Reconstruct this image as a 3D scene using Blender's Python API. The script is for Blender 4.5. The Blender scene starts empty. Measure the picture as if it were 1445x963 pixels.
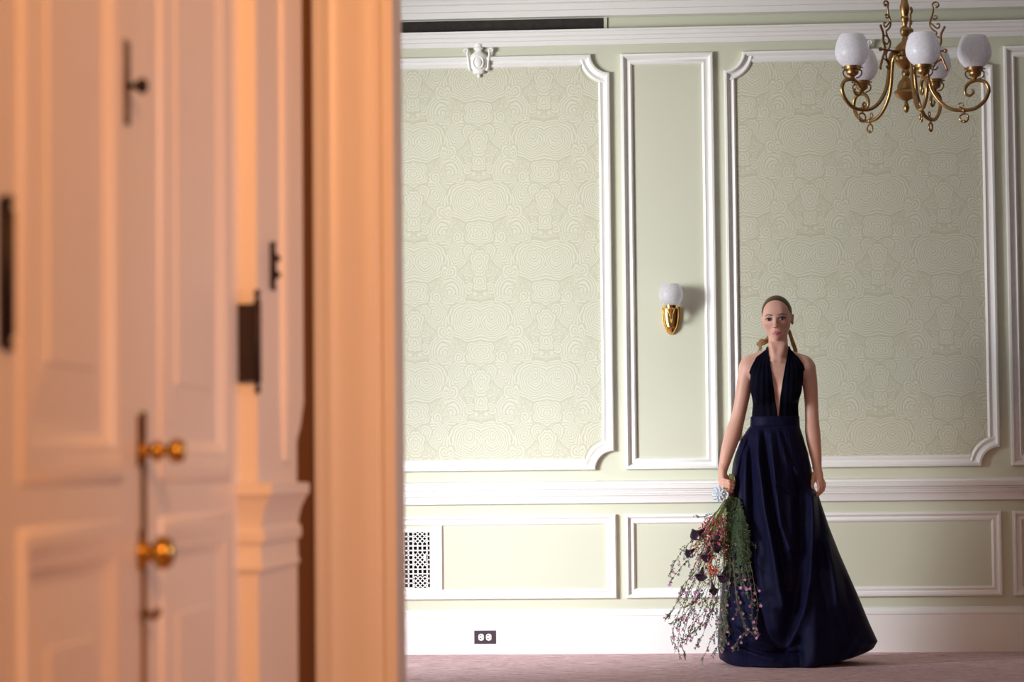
import bpy, math, random
import numpy as np
from mathutils import Vector, Matrix
sc = bpy.context.scene
R_ = random.Random(7)
pi = math.pi
# ------------------------------------------------------------------ camera
YAW, PITCH, ROLL, HC = 0.06714549, 0.05125578, -0.01001743, 0.9387
FPX = 92/36*1445
cam = bpy.data.cameras.new('camera'); camo = bpy.data.objects.new('camera', cam)
sc.collection.objects.link(camo); sc.camera = camo
cam.lens = 92; cam.sensor_width = 36; cam.clip_end = 100
RM = Matrix.Rotation(YAW,3,'Z') @ Matrix.Rotation(pi/2+PITCH,3,'X') @ Matrix.Rotation(ROLL,3,'Z')
camo.matrix_world = Matrix.Translation((0,0,HC)) @ RM.to_4x4()
cam.dof.use_dof = True; cam.dof.focus_distance = 13.0; cam.dof.aperture_fstop = 5.6
# ------------------------------------------------------------------ world, lights, exposure
sc.view_settings.view_transform = 'Standard'; sc.view_settings.look = 'None'
sc.view_settings.exposure = 0.13; sc.view_settings.gamma = 1.0
sc.view_settings.use_curve_mapping = False
wd = bpy.data.worlds.new('sky'); sc.world = wd; wd.use_nodes = True
wn = wd.node_tree.nodes; bg = wn['Background']; bg.inputs[0].default_value = (0.62,0.76,1,1); bg.inputs[1].default_value = 1.0
YW = 13.782           # face of the far wall
XL = -3.6             # far room, left wall
def area(name, loc, direction, sx, sy, power, col, spread=180):
    l = bpy.data.lights.new(name,'AREA'); l.shape='RECTANGLE'; l.size=sx; l.size_y=sy
    l.energy=power; l.color=col; l.spread=math.radians(spread)
    o = bpy.data.objects.new(name,l); sc.collection.objects.link(o); o.location=loc
    o.rotation_euler = Vector(direction).to_track_quat('-Z','Z').to_euler(); return o
# daylight falling in through the window of the far room's left wall
area('window_upper_daylight', (XL-0.05,11.0,2.35), (1,0.90,0.03), 1.5, 1.1, 22, (0.95,0.95,0.98), 52)
area('window_lower_daylight', (XL-0.05,11.0,1.25), (1,0.92,-0.29), 1.5, 1.1, 25, (0.86,0.91,1.0), 46)
area('window_skylight', (XL-0.10,10.9,1.75), (1,0.35,-0.10), 1.7, 2.4, 20, (0.95,0.95,1.0), 170)
area('chandelier_fill_light', (XL-0.05,8.1,1.75), (1,0.42,0.24), 1.5, 2.3, 34, (0.96,0.95,1.0), 46)  # fill added to brighten the chandelier, through an invented second window
# tungsten lamp of the hall, under its ceiling
area('hall_lamp_light', (0.62,-0.7,2.50), (-0.20,1,-0.02), 0.4, 0.25, 40, (1.0,0.43,0.150), 88)
# pinkish daylight fill added at the hall's right wall, its window unseen
area('hall_daylight_fill', (1.22,3.66,1.15), (-1,0.06,0.0), 0.34, 0.8, 2.9, (1.0,0.84,0.90), 100)
# ------------------------------------------------------------------ helpers
def ray(px,py):
    return RM @ Vector(((px-722.5)/FPX, -(py-481.5)/FPX, -1))
def W(px,py,Y):
    d = ray(px,py); t = Y/d.y
    return d.x*t, HC+d.z*t
def P3(px,py,Y):
    x,z = W(px,py,Y); return Vector((x,Y,z))
class MB:
    def __init__(s): s.v=[]; s.f=[]; s.m=[]
    def add(s, vs, fs, m=0):
        o=len(s.v); s.v += [tuple(v) for v in vs]; s.f += [tuple(i+o for i in f) for f in fs]; s.m += [m]*len(fs)
    def box(s, a, b, m=0):
        (x0,y0,z0),(x1,y1,z1)=a,b
        x0,x1=min(x0,x1),max(x0,x1);y0,y1=min(y0,y1),max(y0,y1);z0,z1=min(z0,z1),max(z0,z1)
        s.add([(x0,y0,z0),(x1,y0,z0),(x1,y1,z0),(x0,y1,z0),(x0,y0,z1),(x1,y0,z1),(x1,y1,z1),(x0,y1,z1)],
              [(0,3,2,1),(4,5,6,7),(0,1,5,4),(1,2,6,5),(2,3,7,6),(3,0,4,7)],m)
    def lathe(s, prof, n=24, M=None, m=0, cap=True):
        """prof: list of (r,z); about local Z"""
        vs=[];fs=[]
        for r,z in prof:
            for i in range(n):
                a=2*pi*i/n; vs.append(Vector((r*math.cos(a),r*math.sin(a),z)))
        for k in range(len(prof)-1):
            for i in range(n):
                j=(i+1)%n; fs.append((k*n+i,k*n+j,(k+1)*n+j,(k+1)*n+i))
        if cap:
            if prof[0][0]>1e-5: fs.append(tuple(range(n-1,-1,-1)))
            if prof[-1][0]>1e-5: fs.append(tuple((len(prof)-1)*n+i for i in range(n)))
        if M is not None: vs=[M@v for v in vs]
        s.add(vs,fs,m)
    def tube(s, pts, rad, n=8, m=0, flat=1.0, caps=True):
        pts=[Vector(p) for p in pts]; N=len(pts)
        rad = [rad]*N if isinstance(rad,(int,float)) else rad
        vs=[];fs=[]; nrm=None
        for i,p in enumerate(pts):
            t=(pts[min(i+1,N-1)]-pts[max(i-1,0)]); t = t.normalized() if t.length>1e-9 else Vector((0,0,1))
            if nrm is None:
                a=Vector((0,0,1)) if abs(t.z)<.9 else Vector((0,1,0)); nrm=(a-t*a.dot(t)).normalized()
            else:
                nrm=nrm-t*nrm.dot(t); nrm=nrm.normalized() if nrm.length>1e-6 else t.orthogonal().normalized()
            b=t.cross(nrm)
            for k in range(n):
                a=2*pi*k/n; vs.append(p+nrm*(math.cos(a)*rad[i])+b*(math.sin(a)*rad[i]*flat))
        for i in range(N-1):
            for k in range(n):
                j=(k+1)%n; fs.append((i*n+k,i*n+j,(i+1)*n+j,(i+1)*n+k))
        if caps: fs.append(tuple(range(n-1,-1,-1))); fs.append(tuple((N-1)*n+k for k in range(n)))
        s.add(vs,fs,m)
    def ball(s, c, r, n=10, m=0, sc3=(1,1,1)):
        prof=[(max(1e-6,math.sin(pi*i/(n-2))),-math.cos(pi*i/(n-2))) for i in range(n-1)]
        M=Matrix.Translation(c)@Matrix.Diagonal((r*sc3[0],r*sc3[1],r*sc3[2],1))
        s.lathe(prof,n,M,m,cap=False)
    def sweep(s, path, prof, frame, closed=True, m=0, capends=True):
        """path: 2D points (a,b) counter-clockwise, prof: [(inset, height)], frame(a,b,h)->3D. Mitred."""
        n=len(path); P=[Vector(p) for p in path]; rows=[]
        for i in range(n):
            if closed: p0,p1,p2=P[i-1],P[i],P[(i+1)%n]
            else: p0,p1,p2=P[max(i-1,0)],P[i],P[min(i+1,n-1)]
            d1=(p1-p0); d2=(p2-p1)
            if d1.length<1e-9: d1=d2
            if d2.length<1e-9: d2=d1
            d1=d1.normalized(); d2=d2.normalized()
            n1=Vector((-d1.y,d1.x)); n2=Vector((-d2.y,d2.x)); b=(n1+n2)
            b=b/ max(0.35,(1+n1.dot(n2)))
            rows.append([frame(*(p1+b*o),h) for o,h in prof])
        vs=[v for r in rows for v in r]; k=len(prof); fs=[]
        for i in range(n if closed else n-1):
            j=(i+1)%n
            for q in range(k-1): fs.append((i*k+q,i*k+q+1,j*k+q+1,j*k+q))
        if not closed and capends:
            fs.append(tuple(range(k-1,-1,-1))); fs.append(tuple((n-1)*k+q for q in range(k)))
        s.add(vs,fs,m)
    def build(s, name, mats, parent=None, smooth=False, sharp=None):
        me=bpy.data.meshes.new(name); me.from_pydata(s.v,[],s.f); me.validate(clean_customdata=False)
        mats = mats if isinstance(mats,(list,tuple)) else [mats]
        for q in mats: me.materials.append(q)
        if len(mats)>1 and len(me.polygons)==len(s.m): me.polygons.foreach_set('material_index',s.m)
        import bmesh
        bm=bmesh.new(); bm.from_mesh(me); bmesh.ops.recalc_face_normals(bm,faces=bm.faces); bm.to_mesh(me); bm.free()
        if smooth:
            me.polygons.foreach_set('use_smooth',[True]*len(me.polygons))
            if sharp: me.set_sharp_from_angle(angle=math.radians(sharp))
        o=bpy.data.objects.new(name,me); sc.collection.objects.link(o)
        if parent is not None: o.parent=parent; o.matrix_parent_inverse=Matrix.Translation(-parent.location) if parent.location.length else Matrix()
        return o
def struct(o,label=None):
    o['kind']='structure'
    if label: o['label']=label
    return o
def tag(o,label,cat,group=None,kind=None):
    o['label']=label
    if cat: o['category']=cat
    if group: o['group']=group
    if kind: o['kind']=kind
    return o
def empty(name,loc=(0,0,0)):
    o=bpy.data.objects.new(name,None); sc.collection.objects.link(o); o.location=loc; o.empty_display_size=.1
    return o
# ------------------------------------------------------------------ materials
class NT:
    def __init__(s,name):
        s.mat=bpy.data.materials.new(name); s.mat.use_nodes=True; s.t=s.mat.node_tree; s.b=s.t.nodes['Principled BSDF']
    def n(s,typ,**kw):
        q=s.t.nodes.new(typ)
        for k,v in kw.items(): setattr(q,k,v)
        return q
    def l(s,a,b): s.t.links.new(a,b)
    def inp(s,sock,v):
        if hasattr(v,'is_output') or isinstance(v,bpy.types.NodeSocket): s.l(v,sock)
        else: sock.default_value=v
    def m(s,op,a,b=0.0,c=None,clamp=False):
        q=s.n('ShaderNodeMath',operation=op,use_clamp=clamp); s.inp(q.inputs[0],a)
        s.inp(q.inputs[1],b)
        if c is not None: s.inp(q.inputs[2],c)
        return q.outputs[0]
    def mix(s,f,a,b):
        q=s.n('ShaderNodeMix',data_type='RGBA'); s.inp(q.inputs[0],f)
        s.inp(q.inputs[6],a if not isinstance(a,tuple) else (*a,1)[:4]); s.inp(q.inputs[7],b if not isinstance(b,tuple) else (*b,1)[:4]); return q.outputs[2]
    def mixf(s,f,a,b):
        q=s.n('ShaderNodeMix',data_type='FLOAT'); s.inp(q.inputs[0],f); s.inp(q.inputs[2],a); s.inp(q.inputs[3],b); return q.outputs[0]
    def coord(s,kind='Object',scale=None):
        c=s.n('ShaderNodeTexCoord').outputs[kind]
        if scale:
            mp=s.n('ShaderNodeMapping'); s.l(c,mp.inputs[0]); mp.inputs['Scale'].default_value=scale; c=mp.outputs[0]
        return c
    def noise(s,vec,scale,detail=3,rough=.5):
        q=s.n('ShaderNodeTexNoise'); s.l(vec,q.inputs['Vector']); q.inputs['Scale'].default_value=scale
        q.inputs['Detail'].default_value=detail; q.inputs['Roughness'].default_value=rough; return q.outputs[0]
    def bump(s,h,strength=.3,dist=.001):
        q=s.n('ShaderNodeBump'); s.l(h,q.inputs['Height']); q.inputs['Strength'].default_value=strength; q.inputs['Distance'].default_value=dist
        s.l(q.outputs[0],s.b.inputs['Normal'])
def simple(name,col,rough=.5,metal=0,var=.06,scale=8,bumpd=0,bscale=200,spec=.5,coat=0,sheen=0,trans=0):
    t=NT(name); t.b.inputs['Roughness'].default_value=rough; t.b.inputs['Metallic'].default_value=metal
    t.b.inputs['Specular IOR Level'].default_value=spec
    if coat: t.b.inputs['Coat Weight'].default_value=coat; t.b.inputs['Coat Roughness'].default_value=.15
    if sheen: t.b.inputs['Sheen Weight'].default_value=sheen
    if trans: t.b.inputs['Transmission Weight'].default_value=trans
    c=t.coord(); nz=t.noise(c,scale)
    dark=tuple(v*(1-var) for v in col); lite=tuple(min(1,v*(1+var)) for v in col)
    t.l(t.mix(nz,dark,lite),t.b.inputs['Base Color'])
    if bumpd: t.bump(t.noise(c,bscale,2),1.0,bumpd)
    return t.mat
M={}
M['white']=simple('white_paint',(.84,.83,.78),.38,bumpd=.0002,bscale=60,var=.02)
M['green']=simple('green_wall_paint',(.60,.61,.465),.55,var=.03,scale=3,bumpd=.0002,bscale=120)
M['hallpaint']=simple('hall_cream_gloss_paint',(.78,.72,.66),.34,var=.03,scale=3,spec=.5)
M['darkwall']=simple('dark_unseen_wall',(.10,.05,.03),.5,var=.3)  # colour of an unseen wall, kept dark to cut bounced light
M['slot']=simple('slot_shade_brown',(.15,.065,.025),.8)  # the narrow gap's shade is put into this brown
M['dark']=simple('opening_shade_black',(.006,.006,.006),.95,spec=.02)  # black standing for the shade inside vent and socket openings
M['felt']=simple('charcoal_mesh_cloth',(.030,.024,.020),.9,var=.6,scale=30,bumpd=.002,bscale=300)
M['black']=simple('black_iron',(.02,.012,.012),.4,metal=.6)
M['brass']=simple('polished_brass',(.83,.52,.16),.14,metal=1,var=.1,scale=20)
M['oldbrass']=simple('aged_brass',(.36,.22,.085),.32,metal=1,var=.35,scale=40,bumpd=.0004,bscale=90)
M['knobbrass']=simple('door_knob_brass',(.50,.31,.07),.26,metal=1,var=.2,scale=30)
M['darkbrass']=simple('tarnished_brass',(.16,.085,.04),.45,metal=.8,var=.3,scale=30)
M['plate']=simple('brown_cover_plate',(.045,.025,.04),.5)
M['socket']=simple('white_socket_plastic',(.85,.83,.80),.4)
M['plaster']=simple('white_plaster',(.82,.81,.76),.6,bumpd=.0006,bscale=90)

def glass_mat(name='frosted_etched_glass',clear=.42):
    t=NT(name); nt=t.t; nt.nodes.remove(t.b)
    out=[n for n in nt.nodes if n.type=='OUTPUT_MATERIAL'][0]
    c=t.coord(); v=t.n('ShaderNodeTexVoronoi'); t.l(c,v.inputs['Vector']); v.inputs['Scale'].default_value=110
    nz=t.noise(c,90,3)
    col=t.mix(t.m('GREATER_THAN',nz,.52),(.88,.88,.88),(.96,.95,.95))
    d=t.n('ShaderNodeBsdfDiffuse'); t.l(col,d.inputs[0])
    tr=t.n('ShaderNodeBsdfTranslucent'); t.l(col,tr.inputs[0])
    g=t.n('ShaderNodeBsdfGlossy'); g.inputs['Roughness'].default_value=.3
    tp=t.n('ShaderNodeBsdfTransparent'); tp.inputs[0].default_value=(.9,.9,.93,1)
    m1=t.n('ShaderNodeMixShader'); m1.inputs[0].default_value=.35; t.l(d.outputs[0],m1.inputs[1]); t.l(tr.outputs[0],m1.inputs[2])
    m2=t.n('ShaderNodeMixShader'); m2.inputs[0].default_value=.03; t.l(m1.outputs[0],m2.inputs[1]); t.l(g.outputs[0],m2.inputs[2])
    m3=t.n('ShaderNodeMixShader'); m3.inputs[0].default_value=clear; t.l(m2.outputs[0],m3.inputs[1]); t.l(tp.outputs[0],m3.inputs[2])
    t.l(m3.outputs[0],out.inputs[0]); return t.mat
M['glass']=glass_mat(); M['glass2']=glass_mat('thin_frosted_glass',.62)

def carpet_mat():
    t=NT('pink_flecked_carpet'); t.b.inputs['Roughness'].default_value=.95; t.b.inputs['Specular IOR Level'].default_value=.1
    c=t.coord('Object',(9,55,1)); a=t.noise(c,1.0,4,.6)
    c2=t.coord('Object',(34,220,1)); b=t.noise(c2,1.0,3,.6)
    f=t.m('MULTIPLY_ADD',a,.55,t.m('MULTIPLY',b,.5))
    r=t.n('ShaderNodeValToRGB'); t.l(f,r.inputs[0]); e=r.color_ramp
    e.elements[0].position=.40; e.elements[0].color=(.40,.13,.15,1); e.elements[1].position=.64; e.elements[1].color=(.88,.75,.74,1)
    q=e.elements.new(.50); q.color=(.68,.43,.43,1)
    t.l(r.outputs[0],t.b.inputs['Base Color']); t.bump(b,.8,.004); return t.mat
M['carpet']=carpet_mat()

def damask_mat():
    """mirrored, half-drop repeat of ringed lobes, paisley scrolls, lotus and tendrils"""
    t=NT('damask_wallpaper'); m=t.m
    sep=t.n('ShaderNodeSeparateXYZ'); t.l(t.coord(),sep.inputs[0]); X,Z=sep.outputs[0],sep.outputs[2]
    CW,PZ=.349,.638
    a=m('ADD',X,1.094+CW*20.5); ci=m('FLOOR',m('DIVIDE',a,CW))
    u=m('ABSOLUTE',m('SUBTRACT',m('SUBTRACT',a,m('MULTIPLY',ci,CW)),CW/2))
    half=m('MULTIPLY',m('FLOORED_MODULO',ci,2.0),PZ/2)
    v=m('SUBTRACT',m('FLOORED_MODULO',m('ADD',m('SUBTRACT',Z,2.31),m('ADD',half,PZ*8.5)),PZ),PZ/2)   # -.319 .. .319
    cb=t.n('ShaderNodeCombineXYZ'); t.l(u,cb.inputs[0]); t.l(v,cb.inputs[1])
    wn=t.n('ShaderNodeTexNoise'); t.l(cb.outputs[0],wn.inputs['Vector']); wn.inputs['Scale'].default_value=16; wn.inputs['Detail'].default_value=1.5
    ws=t.n('ShaderNodeSeparateColor'); t.l(wn.outputs['Color'],ws.inputs[0])
    u=m('MULTIPLY_ADD',m('SUBTRACT',ws.outputs[0],.5),.036,u); v=m('MULTIPLY_ADD',m('SUBTRACT',ws.outputs[1],.5),.036,v)
    def dist(cx,cz,sx=1.,sz=1.,rot=0.):
        p=m('SUBTRACT',u,cx); q=m('SUBTRACT',v,cz)
        if rot:
            c_,s_=math.cos(rot),math.sin(rot)
            p,q=m('MULTIPLY_ADD',p,c_,m('MULTIPLY',q,s_)),m('MULTIPLY_ADD',q,c_,m('MULTIPLY',p,-s_))
        p=m('DIVIDE',p,sx); q=m('DIVIDE',q,sz)
        return m('SQRT',m('ADD',m('MULTIPLY',p,p),m('MULTIPLY',q,q))),p,q
    def lines(x,period,thick):
        f=m('ABSOLUTE',m('SUBTRACT',m('FRACT',m('DIVIDE',x,period)),.5)); return m('LESS_THAN',f,thick)
    nb=t.noise(cb.outputs[0],30,2)
    cur=lines(m('MULTIPLY_ADD',nb,.30,m('MULTIPLY',v,.35)),.030,.22)      # tendril ground
    def over(val,mask):
        nonlocal cur; cur=t.mixf(mask,cur,val)
    def spiral(cx,cz,R,turn,sg=1,pitch=.016,sx=1.,sz=1.,rot=0.):
        d,p,q=dist(cx,cz,sx,sz,rot); an=m('DIVIDE',m('ARCTAN2',q,p),2*pi*sg)
        val=lines(m('MULTIPLY_ADD',an,pitch,d),pitch,.30); over(val,m('LESS_THAN',d,R)); return d
    def ringed(cx,cz,R,period=.0100,sx=1.,sz=1.,rot=0.,thick=.30):
        d,p,q=dist(cx,cz,sx,sz,rot); over(m('LESS_THAN',m('SUBTRACT',R*1.08,d),0.0),m('LESS_THAN',d,R*1.08)); over(lines(d,period,thick),m('LESS_THAN',d,R))
    def petal(cx,cz,R,n,amp,sx=1.,sz=1.,per=.016):
        d,p,q=dist(cx,cz,sx,sz); an=m('ARCTAN2',q,p); k=m('MULTIPLY_ADD',m('ABSOLUTE',m('SINE',m('MULTIPLY',an,n/2))),-amp,1.0+amp)
        dd=m('MULTIPLY',d,k); over(0.0,m('LESS_THAN',dd,R*1.12)); over(lines(dd,per,.33),m('LESS_THAN',dd,R))
    ringed(.155,.24,.085,.0135,1,1.35)
    ringed(.115,-.20,.075,.0125,.8,1.4,.5)
    ringed(.060,.085,.112,.0125)
    spiral(.060,.110,.042,1,1,.0135,.8,1.2)
    spiral(.165,.02,.036,1,-1,.014,.8,1.3)
    petal(.0,-.085,.075,5,.35,1.15,1)
    ringed(.05,-.19,.033,.011,1,1.5,-.7)
    spiral(.115,-.105,.030,1,1,.014)
    spiral(.150,-.29,.038,1,-1,.015)
    petal(.0,-.245,.060,7,.3,.9,1.2)
    ringed(.125,.205,.030,.010,1.5,.75,.25)
    spiral(.055,.255,.034,1,1,.014)
    petal(.0,.285,.05,5,.4,.85,1.3)
    ringed(.165,-.13,.022,.009,.7,1.5)
    fill=cur
    fine=t.noise(t.coord('Object',(1,1,1)),420,2)
    base=t.mix(fill,(.495,.487,.335),(.625,.62,.49))
    col=t.mix(m('MULTIPLY',fine,.22),base,(.70,.70,.56)); t.l(col,t.b.inputs['Base Color'])
    t.inp(t.b.inputs['Roughness'],t.mixf(fill,.55,.42)); t.bump(fill,.35,.0008); return t.mat
M['damask']=damask_mat()
# ------------------------------------------------------------------ far room shell
XR=8.0; YB=4.62; ZC=3.78
fl=MB(); fl.box((XL-.1,-1.6,-.06),(XR+.1,YW+.2,0)); struct(fl.build('floor',M['carpet']))
b=MB(); b.box((XL-.1,YB-.23,ZC),(XR+.1,YW+.2,ZC+.08)); struct(b.build('ceiling',M['white']))
b=MB(); b.box((XL-.1,YW,0),(XR+.1,YW+.12,3.285)); b.box((XL-.1,YW+.12,0),(XR+.1,YW+.2,ZC)); b.box((XL-.1,YW,3.36),(XR+.1,YW+.12,ZC))
wall_back=struct(b.build('wall_back',M['green']))
b=MB(); y0,y1,z0,z1=10.0,11.8,.50,2.95; w0,w1=7.2,9.0
b.box((XL-.1,YB-.12,0),(XL,w0,ZC)); b.box((XL-.1,w1,0),(XL,y0,ZC)); b.box((XL-.1,y1,0),(XL,YW+.2,ZC))
for a0,a1 in ((y0,y1),(w0,w1)): b.box((XL-.1,a0,0),(XL,a1,z0)); b.box((XL-.1,a0,z1),(XL,a1,ZC))
struct(b.build('wall_left',M['green']))
b=MB(); b.box((XR,YB-.23,0),(XR+.1,YW+.2,ZC)); struct(b.build('wall_right',M['darkwall']))
# sash window frames in the left wall; the second is added for the chandelier fill
for wn_,(y0,y1) in ((1,(10.0,11.8)),(2,(7.2,9.0))):
    wf=empty('window_%d'%wn_,(XL,(y0+y1)/2,z0)); struct(wf)
    b=MB()
    for (a0,a1,c0,c1) in ((y0-.1,y0+.03,z0-.1,z1+.1),(y1-.03,y1+.1,z0-.1,z1+.1),(y0,y1,z1-.03,z1+.1),(y0-.1,y1+.1,z0-.1,z0+.03)): b.box((XL-.04,a0,c0),(XL+.03,a1,c1))
    b.build('window_frame',M['white'],wf)
    b=MB(); b.box((XL-.06,(y0+y1)/2-.02,z0),(XL-.03,(y0+y1)/2+.02,z1)); b.box((XL-.07,y0,1.73),(XL-.03,y1,1.78)); b.build('glazing_bar',M['white'],wf)
# wallpaper fields, children of the far wall
def rectpath(x0,x1,z0,z1): return [(x0,z0),(x1,z0),(x1,z1),(x0,z1)]
def notch(x0,x1,z0,z1,r=.098,n=9):
    """rectangle whose corners are scooped by quarter circles, counter-clockwise"""
    p=[]
    for cx,cz,a0 in ((x0,z0,90),(x1,z0,180),(x1,z1,270),(x0,z1,360)):
        for i in range(n+1):
            a=math.radians(a0-90*i/n); p.append((cx+r*math.cos(a),cz+r*math.sin(a)))
    return p
def frW(a,b_,h): return (a,YW-h,b_)
PROF=[(0,0),(0,.020),(.004,.026),(.014,.028),(.020,.024),(.026,.013),(.034,.010),(.044,.013),(.050,.017),(.056,.014),(.060,.005),(.062,0)]
PROF2=[(0,0),(0,.016),(.005,.023),(.013,.024),(.019,.019),(.023,.010),(.030,.009),(.037,.013),(.043,.014),(.049,.009),(.053,0)]
TOP,BOT=3.162,.962
frames=[('n',-1.799,-.394),('r',-.335,.153),('n',.209,1.614),('r',1.671,2.159),('n',2.215,3.62)]
tn=1
for kind,x0,x1 in frames:
    path=notch(x0,x1,BOT,TOP) if kind=='n' else rectpath(x0,x1,BOT,TOP)
    b=MB(); b.sweep(path,PROF,frW); struct(b.build('trim_%d'%tn,M['white'],smooth=True,sharp=35)); tn+=1
    if kind=='n':
        pts=notch(x0+.045,x1-.045,BOT+.045,TOP-.045,.11); b=MB(); b.add([(x,YW-.003,z) for x,z in pts]+[(x,YW,z) for x,z in pts],[tuple(range(len(pts)))]+[(i,(i+1)%len(pts),(i+1)%len(pts)+len(pts),i+len(pts)) for i in range(len(pts))])
        b.build('wallpaper',M['damask'],wall_back)
for x0,x1 in ((-1.799,-.388),(-.340,1.614),(1.671,3.62)):
    b=MB(); b.sweep(rectpath(x0,x1,.288,.728),PROF2,frW); struct(b.build('trim_%d'%tn,M['white'],smooth=True,sharp=35)); tn+=1
def hrun(name,prof,x0=XL,x1=XR,mat=None,Y=YW):
    """prof [(z,h)] bottom to top, extruded along the wall"""
    b=MB(); b.sweep([(x0,0),(x1,0)],[(z,h) for z,h in prof],lambda a,z,h:(a,Y-h,z),closed=False)
    return struct(b.build(name,mat or M['white'],smooth=True,sharp=30))
# chair rail
hrun('trim_%d'%tn,[(.786,0),(.786,.018),(.789,.022),(.820,.030),(.827,.036),(.829,.040),(.836,.040),(.838,.047),(.846,.049),(.849,.046),(.850,.052),(.858,.056),(.861,.053),(.862,.064),(.884,.068),(.886,.062),(.888,.052),(.897,.048),(.904,.036),(.906,.0)]); tn+=1
# picture rail, frieze recess, cornice
hrun('trim_%d'%tn,[(3.213,0),(3.213,.014),(3.219,.018),(3.236,.022),(3.240,.030),(3.256,.034),(3.262,.044),(3.278,.048),(3.282,.056),(3.292,.056),(3.292,-.02)]); tn+=1
hrun('trim_%d'%tn,[(3.362,-.02),(3.362,.05),(3.370,.054),(3.392,.060),(3.395,.072),(3.402,.072),(3.425,.084),(3.430,.10),(3.44,.10),(3.50,.17),(3.60,.27),(3.66,.33),(3.66,.36),(3.70,.37),(3.70,.40),(3.78,.42),(3.78,0)]); tn+=1
hrun('baseboard_back',[(0,0),(0,.026),(.195,.026),(.198,.030),(.206,.030),(.214,.024),(.222,.016),(.230,.014),(.234,.006),(.235,0)])
# frieze: back recessed; narrow green frieze on the right
b=MB(); b.box((-.400,YW+.012,3.292),(XR,YW+.1,3.362)); b.box((-.422,YW+.004,3.292),(-.404,YW+.1,3.362)); b.build('frieze_board',M['green'],wall_back)
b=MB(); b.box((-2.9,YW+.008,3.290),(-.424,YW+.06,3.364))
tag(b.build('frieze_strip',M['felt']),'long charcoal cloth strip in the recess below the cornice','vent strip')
def smoothp(pts,n=4):
    """Catmull-Rom through points"""
    P=[Vector(p) for p in pts]; o=[]
    for i in range(len(P)-1):
        p0,p1,p2,p3=P[max(i-1,0)],P[i],P[i+1],P[min(i+2,len(P)-1)]
        for k in range(n):
            t=k/n; o.append(.5*((2*p1)+(p2-p0)*t+(2*p0-5*p1+4*p2-p3)*t*t+(3*p1-p0-3*p2+p3)*t**3))
    o.append(P[-1]); return o
# ------------------------------------------------------------------ hall (near room)
XW=-.659; HX=1.25; HZ=2.75; YP=4.5; DT=2.25
fr=lambda y,z,h:(XW+h,y,z)
b=MB(); b.box((-.80,-1.6,0),(-.72,3.98,HZ)); b.box((XW,-1.6,0),(-.80,2.44,HZ)); b.box((XW,2.44,DT),(-.80,3.80,HZ)); b.box((XW,3.80,0),(-.80,4.20,HZ))
b.box((-.70,4.19,0),(-.85,4.20,HZ))
struct(b.build('wall_hall_left',M['hallpaint']))
b=MB(); b.box((-1.3,3.9,0),(-1.2,4.5,HZ)); b.box((-1.2,4.49,0),(-.6445,4.4998,HZ)); struct(b.build('wall_slot_left',M['slot']))  # thin sheet closes the slot, its shade carried by the colour
b=MB(); b.box((HX,-1.6,0),(HX+.1,4.5,HZ)); struct(b.build('wall_hall_right',M['hallpaint']))
b=MB()
for q in (((HX-.02,3.28,.76),(HX,3.34,1.74)),((HX-.02,3.76,.76),(HX,3.82,1.74)),((HX-.02,3.34,1.70),(HX,3.76,1.76)),((HX-.03,3.26,.74),(HX,3.84,.80))): b.box(*q)
struct(b.build('window_3',M['white']))  # unseen frame added round the hall fill; the wall behind is solid
b=MB(); b.box((-.8,-1.7,0),(HX+.1,-1.6,HZ)); struct(b.build('wall_hall_back',M['hallpaint']))
b=MB(); b.box((-1.3,-1.7,HZ),(HX+.1,4.5,HZ+.08)); struct(b.build('ceiling_hall',M['hallpaint']))
b=MB(); b.box((XL-.1,YP,0),(-.5035,YB,ZC)); b.box((1.1,YP,0),(XR+.1,YB,ZC)); b.box((-.5035,YP,2.02),(1.1,YB,ZC)); struct(b.build('wall_front',M['hallpaint']))
# door casing of the opening, its ridges facing the hall
cp=[(-.644,0),(-.644,.026),(-.641,.0275),(-.634,.0275),(-.622,.0265),(-.616,.0285),(-.610,.0268),(-.590,.0265),(-.566,.026),(-.556,.0265),(-.546,.0255),(-.534,.025),(-.530,.020),(-.526,.020),(-.523,.024),(-.5035,.0235),(-.5035,0)]
b=MB(); b.sweep([(0,0),(0,2.02)],[(-x,h) for x,h in cp],lambda a,z,h:(a,YP-h,z),closed=False,capends=False)
struct(b.build('trim_%d'%tn,M['hallpaint'],smooth=True,sharp=40)); tn+=1
# casing block by the hinges and its plinth foot
b=MB(); b.box((XW,3.812,0),(-.632,4.195,HZ)); struct(b.build('trim_%d'%tn,M['hallpaint'])); tn+=1
b=MB(); b.box((XW,2.30,0),(XW+.006,2.44,2.35)); b.box((XW,2.30,DT),(XW+.02,3.90,2.36)); struct(b.build('trim_%d'%tn,M['hallpaint'])); tn+=1
# narrow architrave on the side face, with a tapered foot
b=MB(); pr=[(4.045,.965,4.10,.008),(4.04,.985,4.115,.009),(4.035,1.02,4.165,.0105),(4.03,1.06,4.193,.012),(4.03,HZ,4.197,.012)]
vs=[];fs=[]
for yl_,z,yr_,d in pr: vs+=[(-.6325,yl_,z),(-.632+d*.6,yl_+.004,z),(-.632+d,yl_+.02,z),(-.632+d*.8,(yl_+yr_)/2,z),(-.632+d,yr_-.006,z),(-.632+d,yr_,z),(-.6325,yr_,z)]
for k in range(len(pr)-1):
    for i in range(7): fs.append((k*7+i,k*7+(i+1)%7,(k+1)*7+(i+1)%7,(k+1)*7+i))
fs+= [tuple(range(7)),tuple(len(vs)-7+i for i in range(7))]; b.add(vs,fs)
struct(b.build('trim_%d'%tn,M['hallpaint'])); tn+=1
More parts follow.
